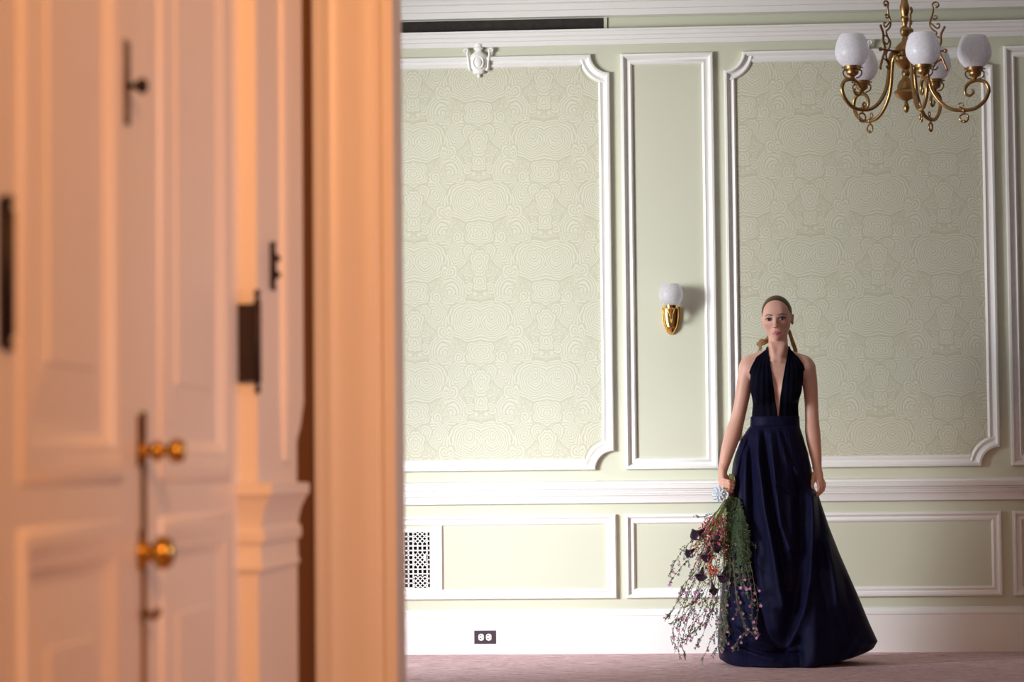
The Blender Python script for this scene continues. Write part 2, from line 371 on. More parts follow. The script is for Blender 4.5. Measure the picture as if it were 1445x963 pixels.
# hall chair rail: along the side wall, then across the pier, with returned ends
rp=[(.80,0),(.80,.010),(.806,.016),(.812,.010),(.840,.008),(.843,.018),(.852,.022),(.863,.018),(.866,.010),(.875,.012),(.892,.020),(.906,.034),(.912,.040),(.914,.046),(.930,.046),(.932,0)]
b=MB()
def railmesh(b,pts,nrm):
    """pts plan polyline, nrm outward normals (mitred) per point"""
    vs=[];fs=[];k=len(rp)
    for p,nv in zip(pts,nrm):
        for z,h in rp: vs.append((p[0]+nv[0]*h,p[1]+nv[1]*h,z))
    for i in range(len(pts)-1):
        for q in range(k-1): fs.append((i*k+q,i*k+q+1,(i+1)*k+q+1,(i+1)*k+q))
    fs.append(tuple(range(k))); fs.append(tuple((len(pts)-1)*k+q for q in range(k))); b.add(vs,fs)
railmesh(b,[(-.6625,3.812),(-.659,3.812),(-.632,3.812),(-.632,4.17)],[(0,-.5),(0,-.5),(.52,-.5),(.52,0)])
struct(b.build('trim_%d'%tn,M['hallpaint'],smooth=True,sharp=35)); tn+=1
# pair of panelled doors
def door(name,ya,yb,pa,pb):
    root=empty(name,(XW,(ya+yb)/2,0)); struct(root)
    b=MB(); t0,t1=-.72,XW
    panels=((.15,.88),(.945,2.12))
    b.box((t0,ya+.0015,.01),(t1,pa,DT)); b.box((t0,pb,.01),(t1,yb-.0015,DT))
    for c0,c1 in ((.01,.15),(.88,.945),(2.12,DT)): b.box((t0,pa,c0),(t1,pb,c1))
    b.build('door_frame',M['hallpaint'],root)
    for c0,c1 in panels:
        b=MB(); b.sweep(rectpath(pa,pb,c0,c1),[(-.012,.0),(-.008,.004),(-.002,.006),(.006,.006),(.016,.003),(.024,.000),(.030,.001),(.036,-.003),(.042,-.006),(.044,-.008)],fr)
        b.build('panel_moulding',M['hallpaint'],root,smooth=True,sharp=40)
        b=MB(); q=[(.040,-.008),(.056,-.008),(.115,-.003),(.117,-.001)]
        b.sweep(rectpath(pa,pb,c0,c1),q,fr); n_=len(b.v)
        b.f.append(tuple(i*len(q)+len(q)-1 for i in range(4))); b.m.append(0)
        b.build('raised_panel',M['hallpaint'],root)
    return root
door1=door('door_1',2.44,3.128,2.55,2.995)
door2=door('door_2',3.128,3.80,3.235,3.715)
def hinge(parent,x,y,z0,z1,plate=None,mat='black',r=.0055):
    b=MB(); b.lathe([(r*.2,z0),(r*.8,z0+.003),(r*.9,z0+.007),(r*.4,z0+.012),(r,z0+.018),(r,z1-.018),(r*.4,z1-.012),(r*.9,z1-.007),(r*.8,z1-.003),(r*.2,z1)],12,Matrix.Translation((x,y,0)))
    if plate: b.box(*plate)
    return b.build('hinge',M[mat],parent,smooth=True,sharp=40)
hinge(door2,-.630,3.803,1.062,1.216,((-.660,3.800,1.080),(-.632,3.8115,1.194)))
hinge(door1,-.6545,2.487,1.062,1.216,((-.661,2.44,1.066),(-.6565,2.485,1.212)),r=.006)
hinge(None,-.627,3.94,1.222,1.299,((-.633,3.93,1.225),(-.629,3.95,1.296)),r=.004)
h=sc.objects['hinge.002']; tag(h,'small black hinge on the casing beside the tall dark gap','hinge')
b=MB()
for zz in (1.247,1.272): b.ball((-.621,3.94,zz),.005)
b.build('hinge_knob',M['black'],h)
# hardware on the meeting stiles
b=MB(); b.box((XW,3.018,1.357),(XW+.004,3.046,1.456)); s=b.build('bolt',M['darkbrass'],door1)
b=MB(); b.lathe([(.004,0),(.004,.010),(.009,.014),(.010,.020),(.006,.024),(0.0001,.025)],12,Matrix.Translation((XW+.003,3.032,1.402))@Matrix.Rotation(pi/2,4,'Y')); b.build('bolt_knob',M['black'],s,smooth=True)
MX=lambda y,z:Matrix.Translation((XW,y,z))@Matrix.Rotation(pi/2,4,'Y')
b=MB(); b.box((XW,3.096,.955),(XW+.004,3.116,1.015)); s=b.build('lock_plate',M['darkbrass'],door1)
b=MB(); b.lathe([(.014,.003),(.012,.007),(.006,.010),(.006,.013),(.0125,.018),(.013,.023),(.006,.029),(.006,.033),(.013,.038),(.0155,.045),(.012,.053),(.0001,.056)],18,MX(3.112,.972)); b.build('door_knob',M['knobbrass'],door1,smooth=True)
b=MB(); b.lathe([(.020,.0),(.019,.006),(.010,.010),(.010,.014),(.020,.022),(.021,.030),(.015,.038),(.0001,.042)],18,MX(3.115,.850)); b.build('door_knob',M['knobbrass'],door1,smooth=True)
b=MB(); b.lathe([(.006,0),(.006,.006),(.0001,.008)],10,MX(3.11,.872)); b.build('key_hole',M['darkbrass'],door1)
b=MB(); b.tube([(XW+.003,3.108,.779),(XW+.010,3.108,.778),(XW+.018,3.110,.772),(XW+.022,3.112,.778),(XW+.020,3.112,.784)],.0045,8); b.build('latch_hook',M['darkbrass'],door1,smooth=True)
b=MB(); b.tube([(XW+.004,3.117,.12),(XW+.004,3.117,1.02)],.0032,8); b.build('bolt_rod',M['darkbrass'],door1,smooth=True)
# ------------------------------------------------------------------ vent grille, outlet
vent=empty('vent_grille',(-1.56,YW,.345)); tag(vent,'white pierced vent grille over a black sheet standing for the shaded opening in the low wall panel','vent')
g=.0246; vx1=-1.372; vz0=.350; ncol=15; nrow=12
gx0=vx1-ncol*g; gz1=vz0+nrow*g
b=MB(); b.box((gx0,YW-.003,vz0),(vx1,YW-.0005,gz1)); b.build('vent_shade_sheet',M['dark'],vent)  # black sheet for the shade behind the grille; nothing is cut open
b=MB(); d0,d1=YW-.010,YW-.0035
b.box((gx0-.03,d0,gz1),(vx1+.018,YW-.0005,gz1+.018)); b.box((gx0-.03,d0,vz0-.016),(vx1+.018,YW-.0005,vz0)); b.box((gx0-.03,d0,vz0),(gx0,YW-.0005,gz1)); b.box((vx1,d0,vz0),(vx1+.018,YW-.0005,gz1))
b.build('vent_border',M['white'],vent)
off=.6*g   # right-hand column is narrow
zones=[(c0,c1,r0,r1) for c0,c1 in ((.0,3.0),(5.0,8.0),(10.0,13.0)) for r0,r1 in ((-.1,2.5),(4.6,7.5),(9.5,12.1))]
def inzone(c,r): return any(c0-1e-6<c<c1+1e-6 and r0<r<r1 for c0,c1,r0,r1 in zones)
b=MB(); w=.0040
for i in range(ncol+1):                                   # upright bars, left out in the lattice zones
    x=vx1-off-i*g
    if x<gx0: continue
    for k in range(nrow*2):
        if not inzone(i+.0 if 0<i%5<3 else -9,(k+.5)/2): b.box((x-w,d0+.001,vz0+k*g/2),(x+w,d1,vz0+(k+1)*g/2))
for j in range(nrow+1):
    z=gz1-j*g
    for k in range(-1,ncol*2):
        c=(k+.5)/2
        if not inzone(c,j): 
            xa=vx1-off-k*g/2; xb=xa-g/2; xa=min(xa,vx1)
            if xb>gx0: b.box((xb,d0+.001,z-w*.9),(xa,d1,z+w*.9))
for c0,c1,r0,r1 in zones:                                 # crossing diagonals
    xa,xb=vx1-off-c1*g,vx1-off-c0*g; za,zb=gz1-min(r1,12)*g,gz1-max(r0,0)*g
    for sgn in (1,-1):
        for k in range(-14,30):
            pts=[]; cc=k*g
            for x in (xa,xb):
                z=za+(cc-(x-xa))*1 if sgn==1 else za+cc+(x-xa)-6*g
                if za-1e-9<=z<=zb+1e-9: pts.append((x,z))
            for z in (za,zb):
                x=xa+cc-(z-za) if sgn==1 else xa+(z-za)-cc+6*g
                if xa-1e-9<=x<=xb+1e-9: pts.append((x,z))
            if len(pts)>=2:
                p,q=max(((p,q) for p in pts for q in pts),key=lambda t:(t[0][0]-t[1][0])**2+(t[0][1]-t[1][1])**2)
                dd=Vector((q[0]-p[0],q[1]-p[1]))
                if dd.length>.004:
                    n2=Vector((-dd.y,dd.x)).normalized()*.0026
                    vs=[]
                    for yy in (d0+.001,d1):
                        for a_,s_ in ((p,1),(q,1),(q,-1),(p,-1)): vs.append((a_[0]+n2.x*s_,yy,a_[1]+n2.y*s_))
                    b.add(vs,[(0,1,2,3),(7,6,5,4),(0,4,5,1),(1,5,6,2),(2,6,7,3),(3,7,4,0)])
b.build('lattice',M['white'],vent)
b=MB(); b.box((vx1-off-.4*g-.006,d0-.006,.497),(vx1-off-.4*g+.006,d0,.527)); b.build('vent_lever',M['white'],vent)
b=MB(); b.box((-1.355,YW-.010,.338),(-1.308,YW,.676)); b.box((-1.308,YW-.004,.338),(-1.303,YW,.676)); struct(b.build('trim_%d'%tn,M['white'])); tn+=1
out=empty('wall_outlet',(-1.0825,YW-.026,.055)); tag(out,'dark brown cover plate with two round white sockets, set in the baseboard','outlet')
b=MB(); Yb=YW-.026; x0,x1,z0_,z1_=-1.1395,-1.0255,.055,.125
b.add([(x0,Yb,z0_),(x1,Yb,z0_),(x1,Yb,z1_),(x0,Yb,z1_),(x0+.003,Yb-.006,z0_+.003),(x1-.003,Yb-.006,z0_+.003),(x1-.003,Yb-.006,z1_-.003),(x0+.003,Yb-.006,z1_-.003)],[(0,1,5,4),(1,2,6,5),(2,3,7,6),(3,0,4,7),(4,5,6,7)])
b.build('cover_plate',M['plate'],out)
for cx in (-1.1025,-1.0625):
    b=MB(); pts=[]
    for i in range(28):
        a=2*pi*i/28; pts.append((max(-.0145,min(.0145,.0175*math.cos(a))),.0185*math.sin(a)))
    vs=[(cx+p,Yb-.006,.0905+q) for p,q in pts]+[(cx+p*.97,Yb-.009,.0905+q*.97) for p,q in pts]
    b.add(vs,[tuple(range(28,56))]+[(i,(i+1)%28,(i+1)%28+28,i+28) for i in range(28)]); s=b.build('socket',M['socket'],out)
    b=MB()
    for zz in (.0985,.0845): b.box((cx-.008,Yb-.0096,zz-.0018),(cx+.001,Yb-.0088,zz+.0018))
    b.lathe([(.0028,0),(.0028,.001)],10,Matrix.Translation((cx+.0085,Yb-.0088,.0912))@Matrix.Rotation(pi/2,4,'X')); b.build('socket_slot',M['dark'],s)
b=MB(); b.lathe([(.002,0),(.0016,.001)],8,Matrix.Translation((-1.0825,Yb-.006,.0905))@Matrix.Rotation(pi/2,4,'X')); b.build('screw',M['brass'],out)
# ------------------------------------------------------------------ plaster urns on the frames
def spiral_pts(cx,cz,r0,r1,a0,a1,n=14):
    return [(cx+(r0+(r1-r0)*i/n)*math.cos(a0+(a1-a0)*i/n),cz+(r0+(r1-r0)*i/n)*math.sin(a0+(a1-a0)*i/n)) for i in range(n+1)]
def urn(xc,label):
    root=empty('urn_ornament',(xc,YW-.02,3.05)); tag(root,label,'ornament','plaster urns on the panel frames')
    S=Matrix.Translation((xc,YW-.018,0))@Matrix.Diagonal((1,.55,1,1))
    b=MB(); b.lathe([(.0005,3.048),(.007,3.052),(.009,3.060),(.006,3.068),(.026,3.071),(.030,3.076),(.030,3.084),(.034,3.090),(.041,3.10),(.045,3.13),(.045,3.155),(.041,3.172),(.030,3.180),(.019,3.188),(.017,3.196),(.024,3.202),(.025,3.208),(.018,3.212),(.016,3.222),(.020,3.228),(.0005,3.234)],24,S); b.build('urn_body',M['plaster'],root,smooth=True,sharp=50)
    b=MB(); T=[(xc+.027*math.cos(a),YW-.018-.0215,3.128+.034*math.sin(a)) for a in [2*pi*i/24 for i in range(25)]]; b.tube(T,.0035,6); b.ball((xc,YW-.040,3.128),.019,12,sc3=(1,.35,1.3)); b.build('medallion',M['plaster'],root,smooth=True)
    for s in (-1,1):
        pts=[(.040,3.085),(.050,3.10),(.052,3.13),(.056,3.16),(.060,3.18)]+spiral_pts(.068,3.192,.013,.003,pi+.5,pi+.5-2*pi*1.2)
        b=MB(); b.tube([(xc+s*p,YW-.026,q) for p,q in pts],[.007]*5+[.0065-.0002*i for i in range(len(pts)-5)],8); b.build('handle',M['plaster'],root,smooth=True)
urn(-1.088,'white plaster urn ornament topping the left wallpaper panel frame')
urn(.911,'white plaster urn ornament mostly hidden behind the chandelier shades')
# ------------------------------------------------------------------ wall sconce
def globe_prof(s,top): return [(r*s,z*s) for r,z in top]
scn=empty('wall_sconce',(-.0845,YW,1.74)); tag(scn,'polished brass wall sconce with a frosted glass globe between the two wallpaper panels','wall lamp')
b=MB(); nz_s,nx_s=22,16; vs=[]; rim=[]
for i in range(nz_s+1):
    t=i/nz_s; z=1.6725+.143*t; hw_s=.0445*math.sqrt(max(0.004,1-((1.795-z)/.1235)**2)) if z<1.795 else .0445-(z-1.795)*.16
    rim.append((hw_s,z))
    for j in range(nx_s+1):
        u=-1+2*j/nx_s; e=math.sqrt(max(0,1-u*u)); vs.append((-.0845+hw_s*u,YW-.006-.030*(e**.8)*min(1,t*4+.12)**.5,z))
b.add(vs,[(i*(nx_s+1)+j,i*(nx_s+1)+j+1,(i+1)*(nx_s+1)+j+1,(i+1)*(nx_s+1)+j) for i in range(nz_s) for j in range(nx_s)])
o_=len(vs); b.add([(-.0845+hw_s*sg,YW,z) for hw_s,z in rim for sg in (-1,1)]+[(-.0845+hw_s*sg,YW-.007,z) for hw_s,z in rim for sg in (-1,1)],
 [(2*i+k,2*i+2+k,2*i+2+k+2*len(rim),2*i+k+2*len(rim)) for i in range(len(rim)-1) for k in (0,1)])
b.build('back_plate',M['brass'],scn,smooth=True)
b=MB(); pts_=[(-.0845-(h_+.002),YW-.006,z) for h_,z in rim[::-1]]+[(-.0845+(h_+.002),YW-.006,z) for h_,z in rim]; b.tube(pts_,.0034,8)
for q_ in range(0,len(pts_)): b.ball(Vector(pts_[q_])+Vector((0,-.003,0)),.0030,6)
b.build('beaded_rim',M['brass'],scn,smooth=True)
b=MB(); b.tube([(-.0845,YW-.03,1.745),(-.0845,YW-.06,1.735),(-.0845,YW-.085,1.75),(-.0845,YW-.09,1.78)],.008,10)
b.lathe([(.008,1.765),(.016,1.785),(.020,1.797),(.034,1.803),(.034,1.822),(.031,1.822),(.031,1.806),(.0001,1.804)],24,Matrix.Translation((-.0845,YW-.09,0))); b.build('arm',M['brass'],scn,smooth=True,sharp=40)
b=MB(); rr=[(p_.x,p_.y) for p_ in smoothp([(.028,1.815,0),(.040,1.821,0),(.055,1.838,0),(.0625,1.862,0),(.0625,1.885,0),(.056,1.910,0),(.045,1.927,0),(.041,1.931,0)],4)]
b.lathe(rr+[(r-.0025,z) for r,z in rr[::-1]],32,Matrix.Translation((-.0845,YW-.09,0)),cap=False); b.build('globe_shade',M['glass2'],scn,smooth=True)
# ------------------------------------------------------------------ chandelier
CY=11.0; cx0,_=W(1278,100,CY); s_=1/ (FPX/ CY)          # metres per picture pixel at its distance
def cz(py): return W(1278,py,CY)[1]
ch=empty('chandelier',(cx0,CY,cz(160))); tag(ch,'brass five-armed chandelier with frosted glass shades and scrolls hanging at upper right','chandelier')
b=MB()
pr=[(1e-4,160),(2.5,158),(4.5,152),(3,147),(2,143),(5,141.5),(11,139),(15,134),(17,131.5),(16,129),(12.5,126),(12,120),(8.5,114),(5.5,111),(4.5,108),(6,105),(5.5,101),(4.5,98),(9,95),(15,88),(17,84),(17,81),(14,79),(16,74),(15,68),(10,62),(5,58),(3.5,52),(6,49),(7.5,44),(6,39.5),(3,37),(3.5,33),(4.2,31),(5.8,28),(5.8,25),(4.5,23),(6,17),(7,10),(5,3),(4,-4),(6,-10),(5,-18),(2.2,-26),(2.2,-120)]
b.lathe([(r*s_,cz(y)) for r,y in pr],28,Matrix.Translation((cx0,CY,0))); b.build('stem',M['oldbrass'],ch,smooth=True,sharp=40)
b=MB(); b.lathe([(2.2*s_,ZC-.35),(2.2*s_,ZC-.06),(.06,ZC-.03),(.065,ZC),(1e-4,ZC)],20,Matrix.Translation((cx0,CY,0))); b.tube([(cx0,CY,cz(-118)),(cx0,CY,ZC-.34)],2.2*s_,10); b.build('ceiling_canopy',M['oldbrass'],ch,smooth=True,sharp=40)
def radial(ang,pts):   # pts (r_px, y_px) -> 3D at angle from the camera direction
    return [Vector((cx0+r*s_*math.sin(ang),CY-r*s_*math.cos(ang),cz(y))) for r,y in pts]
radial0=radial
ARM=[(12,76),(22,76),(27,82),(29,92),(31,108),(35,125),(42,137),(52,147),(63,152),(74,154),(86,154),(96,152),(106,145),(112,137),(115,127),(112,118),(106,114),(98,113),(91,114.5),(85,119),(82,125),(82.5,131),(87,134),(92,132),(94,128),(91,126)]
def c_arm(deg,k_=1.,dy_=0.):
    a=math.radians(deg)
    def radial(ang,pts): return radial0(ang,[(r*(1+(k_-1)*min(1,max(0,(r-12)/60))),y+dy_*min(1,max(0,(r-25)/40))) for r,y in pts])
    pts=smoothp([(p[0],p[1],0) for p in ARM],4); rad=[(2.7 if i<72 else 2.7-(i-72)*.045)*s_ for i in range(len(pts))]
    b=MB(); b.tube(radial(a,[(p.x,p.y) for p in pts]),rad,10)
    arm=b.build('arm',M['oldbrass'],ch,smooth=True)
    b=MB(); c=radial(a,[(80,154)])[0]; b.ball(c,3.6*s_,10); 
    b.tube(radial(a,[(76+3.2*math.cos(t),147-3.2*math.sin(t)) for t in [i*2*pi/12 for i in range(-2,8)]]+[(80,153)]),1.0*s_,6)
    ring=radial(a,[(80+6*math.cos(t),165-6*math.sin(t)) for t in [i*2*pi/16 for i in range(17)]]); b.tube(ring,1.3*s_,8)
    b.ball(radial(a,[(80,170)])[0],2.8*s_,8,sc3=(1,1,.8)); b.ball(radial(a,[(80,158)])[0],1.6*s_,8)
    b.build('pendant_ring',M['darkbrass'] if False else M['oldbrass'],arm,smooth=True)
    sh=radial(a,[(96,100)])[0]; T=Matrix.Translation((sh.x,sh.y,-dy_*s_))
    b=MB(); b.lathe([(2*s_,cz(114)),(4*s_,cz(112)),(2.5*s_,cz(110)),(4*s_,cz(108.5)),(8*s_,cz(106)),(9*s_,cz(103)),(8.5*s_,cz(100)),(12*s_,cz(99)),(12.2*s_,cz(94.5)),(11*s_,cz(94)),(10.8*s_,cz(98)),(1e-4,cz(99))],20,T)
    for s in (-1,1):
        hp=[(sh.x+s*q*s_,sh.y,cz(y+dy_)) for q,y in ((9,100),(12.5,101),(12.5,106),(9,110),(5,111))]; b.tube(smoothp(hp,3),1.0*s_,6)
        b.ball((sh.x+s*13.5*s_,sh.y,cz(96.5+dy_)),1.4*s_,6)
    b.build('shade_holder',M['oldbrass'],arm,smooth=True,sharp=45)
    b=MB(); g_=[(p_.x,p_.y) for p_ in smoothp([(10.3,96,0),(13,94,0),(18,89.5,0),(22,83,0),(23.8,76,0),(23.4,69,0),(21.2,60.5,0),(18.2,54,0),(16.2,50.5,0)],3)]
    b.lathe([(r*s_,cz(y)) for r,y in g_]+[((r-.8)*s_,cz(y)) for r,y in g_[::-1]],32,T,cap=False); b.build('glass_shade',M['glass'],arm,smooth=True)
for args in ((12,.86,10),(80,1.,5),(150,1.,6),(216,1.,7),(304,.98,5.5)): c_arm(*args)
def scroll(deg,dr,dy=0):
    a=math.radians(deg); rr=dr
    def S(pts,rad,b): b.tube(radial(a,[(p.x,p.y) for p in smoothp([(x,y+dy,0) for x,y in pts],3)]),rad*s_,7)
    b=MB()
    S([(rr-3,92),(rr+3,84),(rr+1,76),(rr-4,70),(rr-6,62),(rr-1,56),(rr+2,48),(rr-3,44),(rr-7,38),(rr-6,30),(rr-3,22),(rr-2,14),(rr-3,8),(rr+1,5),(rr+5,7),(rr+5,11),(rr+2,12),(rr+1,9)],1.35,b)
    S([(rr-6,34),(rr-2,38),(rr+3,42),(rr+6,40),(rr+6,36),(rr+2,36)],1.2,b)
    S([(rr-5,26),(rr+0,29),(rr+3,27),(rr+2,24),(rr-1,25)],1.1,b)
    S([(rr+14,40),(rr+11,45),(rr+8,52),(rr+8,62),(rr+5,70),(rr+6,78),(rr+10,86),(rr+13,94),(rr+16,101)],1.7,b)
    S([(rr+10,86),(rr+4,88),(rr-2,94),(rr-4,99),(rr,100),(rr+3,96)],1.2,b)
    S([(rr+8,56),(rr+2,54),(rr-3,60),(rr+1,66),(rr+6,63)],1.1,b)
    S([(10,75),(20,74),(rr+6,74),(rr+13,74)],1.5,b)
    b.ball(radial(a,[(rr+14,74+dy)])[0],3*s_,8); b.ball(radial(a,[(rr+15,101+dy)])[0],2.2*s_,7); b.ball(radial(a,[(rr+13,41+dy)])[0],2*s_,7)
    b.build('scroll_bracket',M['darkscroll'],ch,smooth=True)
M['darkscroll']=simple('dark_brass_scroll',(.26,.14,.06),.35,metal=1,var=.3,scale=40)
scroll(312,36); scroll(82,42); scroll(160,34)
# ------------------------------------------------------------------ the woman: signed distance modelling helpers
YP=12.98                                             # depth of her body axis
def w(px,py,dy=0.):
    x,z=W(px,py,YP+dy); return np.array((x,YP+dy,z),dtype=np.float64)
VOX=.0025
class Field:
    def __init__(s,lo,hi):
        s.lo=np.array(lo,float); s.n=np.ceil((np.array(hi)-s.lo)/VOX).astype(int)+1
        s.d=np.full(s.n,.05,np.float32)
    def win(s,lo,hi):
        a=np.maximum(((np.array(lo)-s.lo)/VOX).astype(int),0); b_=np.minimum(((np.array(hi)-s.lo)/VOX).astype(int)+2,s.n)
        if (b_<=a).any(): return None,None
        sl=tuple(slice(i,j) for i,j in zip(a,b_))
        g=np.meshgrid(*[(s.lo[k]+np.arange(a[k],b_[k])*VOX).astype(np.float32) for k in range(3)],indexing='ij',sparse=True)
        return sl,g
    def un(s,fn,lo,hi,k,pad=.03):
        sl,g=s.win(np.array(lo)-pad-k,np.array(hi)+pad+k)
        if sl is None: return
        f=fn(*g); d=s.d[sl]; h=np.maximum(k-np.abs(d-f),0)/k
        s.d[sl]=np.minimum(d,f)-h*h*k*.25
    def sub(s,fn,lo,hi,k):
        sl,g=s.win(np.array(lo)-k,np.array(hi)+k)
        if sl is None: return
        f=-fn(*g); d=s.d[sl]; h=np.maximum(k-np.abs(d-f),0)/k
        s.d[sl]=np.maximum(d,f)+h*h*k*.25
def fcone(a,b_,ra,rb):
    a=np.asarray(a,float);b_=np.asarray(b_,float);ab=b_-a;L=ab@ab
    def f(x,y,z):
        t=np.clip(((x-a[0])*ab[0]+(y-a[1])*ab[1]+(z-a[2])*ab[2])/L,0,1)
        return np.sqrt((x-a[0]-t*ab[0])**2+(y-a[1]-t*ab[1])**2+(z-a[2]-t*ab[2])**2)-(ra+(rb-ra)*t)
    r=max(ra,rb); return f,np.minimum(a,b_)-r,np.maximum(a,b_)+r
def fell(c,r,Rm=None):
    c=np.asarray(c,float);r=np.asarray(r,float)
    def f(x,y,z):
        x=x-c[0];y=y-c[1];z=z-c[2]
        if Rm is not None: x,y,z=(Rm[0,0]*x+Rm[1,0]*y+Rm[2,0]*z),(Rm[0,1]*x+Rm[1,1]*y+Rm[2,1]*z),(Rm[0,2]*x+Rm[1,2]*y+Rm[2,2]*z)
        q=np.sqrt((x/r[0])**2+(y/r[1])**2+(z/r[2])**2); q2=np.sqrt((x/r[0]**2)**2+(y/r[1]**2)**2+(z/r[2]**2)**2)
        return q*(q-1)/np.maximum(q2,1e-5)
    m=r.max() if Rm is not None else r; return f,c-m,c+m
def nets(d,lo,step=VOX):
    """surface nets on a float grid -> verts, quads"""
    s=d<0; nx,ny,nz=d.shape
    c=[s[i:nx-1+i,j:ny-1+j,k:nz-1+k] for i in(0,1) for j in(0,1) for k in(0,1)]
    cnt=sum(q.astype(np.int8) for q in c); act=(cnt>0)&(cnt<8)
    idx=np.full(act.shape,-1,np.int64); ii=np.argwhere(act); idx[act]=np.arange(len(ii))
    acc=np.zeros((len(ii),3)); num=np.zeros(len(ii))
    cor=[(i,j,k) for i in(0,1) for j in(0,1) for k in(0,1)]
    val=[d[ii[:,0]+i,ii[:,1]+j,ii[:,2]+k].astype(float) for i,j,k in cor]
    for p in range(8):
        for q in range(p+1,8):
            df=np.array(cor[q])-np.array(cor[p])
            if np.abs(df).sum()!=1: continue
            a,b_=val[p],val[q]; m=(a<0)!=(b_<0); t=np.where(m,a/np.where(m,a-b_,1),0)
            acc+=m[:,None]*(np.array(cor[p])[None]+t[:,None]*df[None]); num+=m
    v=(ii+acc/num[:,None])*step+np.array(lo)
    F=[]
    for ax in range(3):
        o=[0,0,0];o[ax]=1
        A=s[:nx-o[0],:ny-o[1],:nz-o[2]]; B=s[o[0]:,o[1]:,o[2]:]
        e=np.argwhere(A!=B); u,v_=[k for k in range(3) if k!=ax]
        m=(e[:,u]>0)&(e[:,v_]>0)&(e[:,u]<d.shape[u]-1)&(e[:,v_]<d.shape[v_]-1); e=e[m]
        def g(du,dv):
            q=e.copy();q[:,u]-=du;q[:,v_]-=dv;return idx[q[:,0],q[:,1],q[:,2]]
        quad=np.stack([g(1,1),g(0,1),g(0,0),g(1,0)],1)
        flip=A[e[:,0],e[:,1],e[:,2]]^(ax==1); quad[~flip]=quad[~flip][:,::-1]; F.append(quad)
    return v,np.concatenate(F)
def npmesh(name,v,f,mats,parent,mi=None,smooth=True):
    me=bpy.data.meshes.new(name); me.vertices.add(len(v)); me.vertices.foreach_set('co',np.asarray(v,np.float32).ravel())
    n=len(f); me.loops.add(n*4); me.loops.foreach_set('vertex_index',np.asarray(f,np.int32).ravel())
    me.polygons.add(n); me.polygons.foreach_set('loop_start',np.arange(0,n*4,4,dtype=np.int32)); me.polygons.foreach_set('loop_total',np.full(n,4,np.int32))
    for q in (mats if isinstance(mats,list) else [mats]): me.materials.append(q)
    if mi is not None: me.polygons.foreach_set('material_index',np.asarray(mi,np.int32))
    me.polygons.foreach_set('use_smooth',[smooth]*n)
    me.update(); me.validate()
    o=bpy.data.objects.new(name,me); sc.collection.objects.link(o)
    if parent: o.parent=parent; o.matrix_parent_inverse=Matrix.Translation(-parent.location)
    return o
# ---- materials
def skin_mat():
    t=NT('skin'); c=t.coord(); n1=t.noise(c,16,3); n2=t.noise(c,120,2)
    col=t.mix(n1,(.74,.39,.275),(.82,.495,.375)); 
    m=t.m; sep=t.n('ShaderNodeSeparateXYZ'); vs=t.n('ShaderNodeVectorMath',operation='SUBTRACT'); t.l(c,vs.inputs[0]); vs.inputs[1].default_value=tuple(HO)
    def axis(i):
        q=t.n('ShaderNodeVectorMath',operation='DOT_PRODUCT'); t.l(vs.outputs[0],q.inputs[0]); q.inputs[1].default_value=tuple(HR[:,i]); return q.outputs['Value']
    hx,hy,hz=axis(0),axis(1),axis(2); ax=m('ABSOLUTE',hx)
    def soft(v,w_): return m('MULTIPLY_ADD',v,1/w_,.5,clamp=True)          # 0..1 across width w_
    up=m('SUBTRACT',m('SUBTRACT',-.0668,m('MULTIPLY',m('MAXIMUM',m('SUBTRACT',ax,.006),0.),.36)),hz)
    dn=m('SUBTRACT',hz,m('MULTIPLY_ADD',m('MULTIPLY',hx,hx),24.,-.0868))
    lip=m('MULTIPLY',m('MULTIPLY',soft(up,.002),soft(dn,.003)),m('MULTIPLY',soft(m('SUBTRACT',.0225,ax),.002),m('LESS_THAN',hy,-.07)))
    def blob(cx,cz,rx,rz,front=-.02):
        a=m('DIVIDE',m('SUBTRACT',ax,cx),rx); b_=m('DIVIDE',m('SUBTRACT',hz,cz),rz)
        return m('MULTIPLY',m('SUBTRACT',1.0,m('SQRT',m('ADD',m('MULTIPLY',a,a),m('MULTIPLY',b_,b_))),clamp=True),m('LESS_THAN',hy,front))
    col=t.mix(m('MULTIPLY',blob(.043,-.030,.030,.028),.55),col,(.62,.24,.20))
    col=t.mix(m('MULTIPLY',blob(.0325,-.0035,.025,.0155),1.15,clamp=True),col,(.22,.11,.08))
    col=t.mix(lip,col,(.58,.13,.19))
    crease=m('MULTIPLY',lip,m('SUBTRACT',1.0,m('DIVIDE',m('ABSOLUTE',m('ADD',hz,.0760)),.0016),clamp=True))
    col=t.mix(m('MULTIPLY',crease,.8),col,(.20,.04,.05))
    t.l(col,t.b.inputs['Base Color']); t.b.inputs['Roughness'].default_value=.48
    t.b.inputs['Subsurface Weight'].default_value=.12; t.b.inputs['Subsurface Radius'].default_value=(.02,.008,.004); t.b.inputs['Subsurface Scale'].default_value=.4
    t.bump(n2,.25,.0006); return t.mat
def hair_mat(name,c1,c2,cap=None):
    t=NT(name); vec=t.coord('Object',(420,420,26))
    if cap is not None:                                  # combed back: strands follow the turn about the front-to-back axis
        sp=t.n('ShaderNodeSeparateXYZ'); t.l(t.coord(),sp.inputs[0]); an=t.m('ARCTAN2',t.m('SUBTRACT',sp.outputs[0],cap[0]),t.m('SUBTRACT',sp.outputs[2],cap[2]))
        cv=t.n('ShaderNodeCombineXYZ'); t.l(t.m('MULTIPLY',an,46.),cv.inputs[0]); t.l(t.m('MULTIPLY',sp.outputs[1],14.),cv.inputs[1]); vec=cv.outputs[0]
    nz=t.noise(vec,1.0,4,.65); t.l(t.mix(nz,c1,c2),t.b.inputs['Base Color'])
    t.b.inputs['Roughness'].default_value=.42; t.b.inputs['Specular IOR Level'].default_value=.25; t.bump(nz,.8,.0012); return t.mat
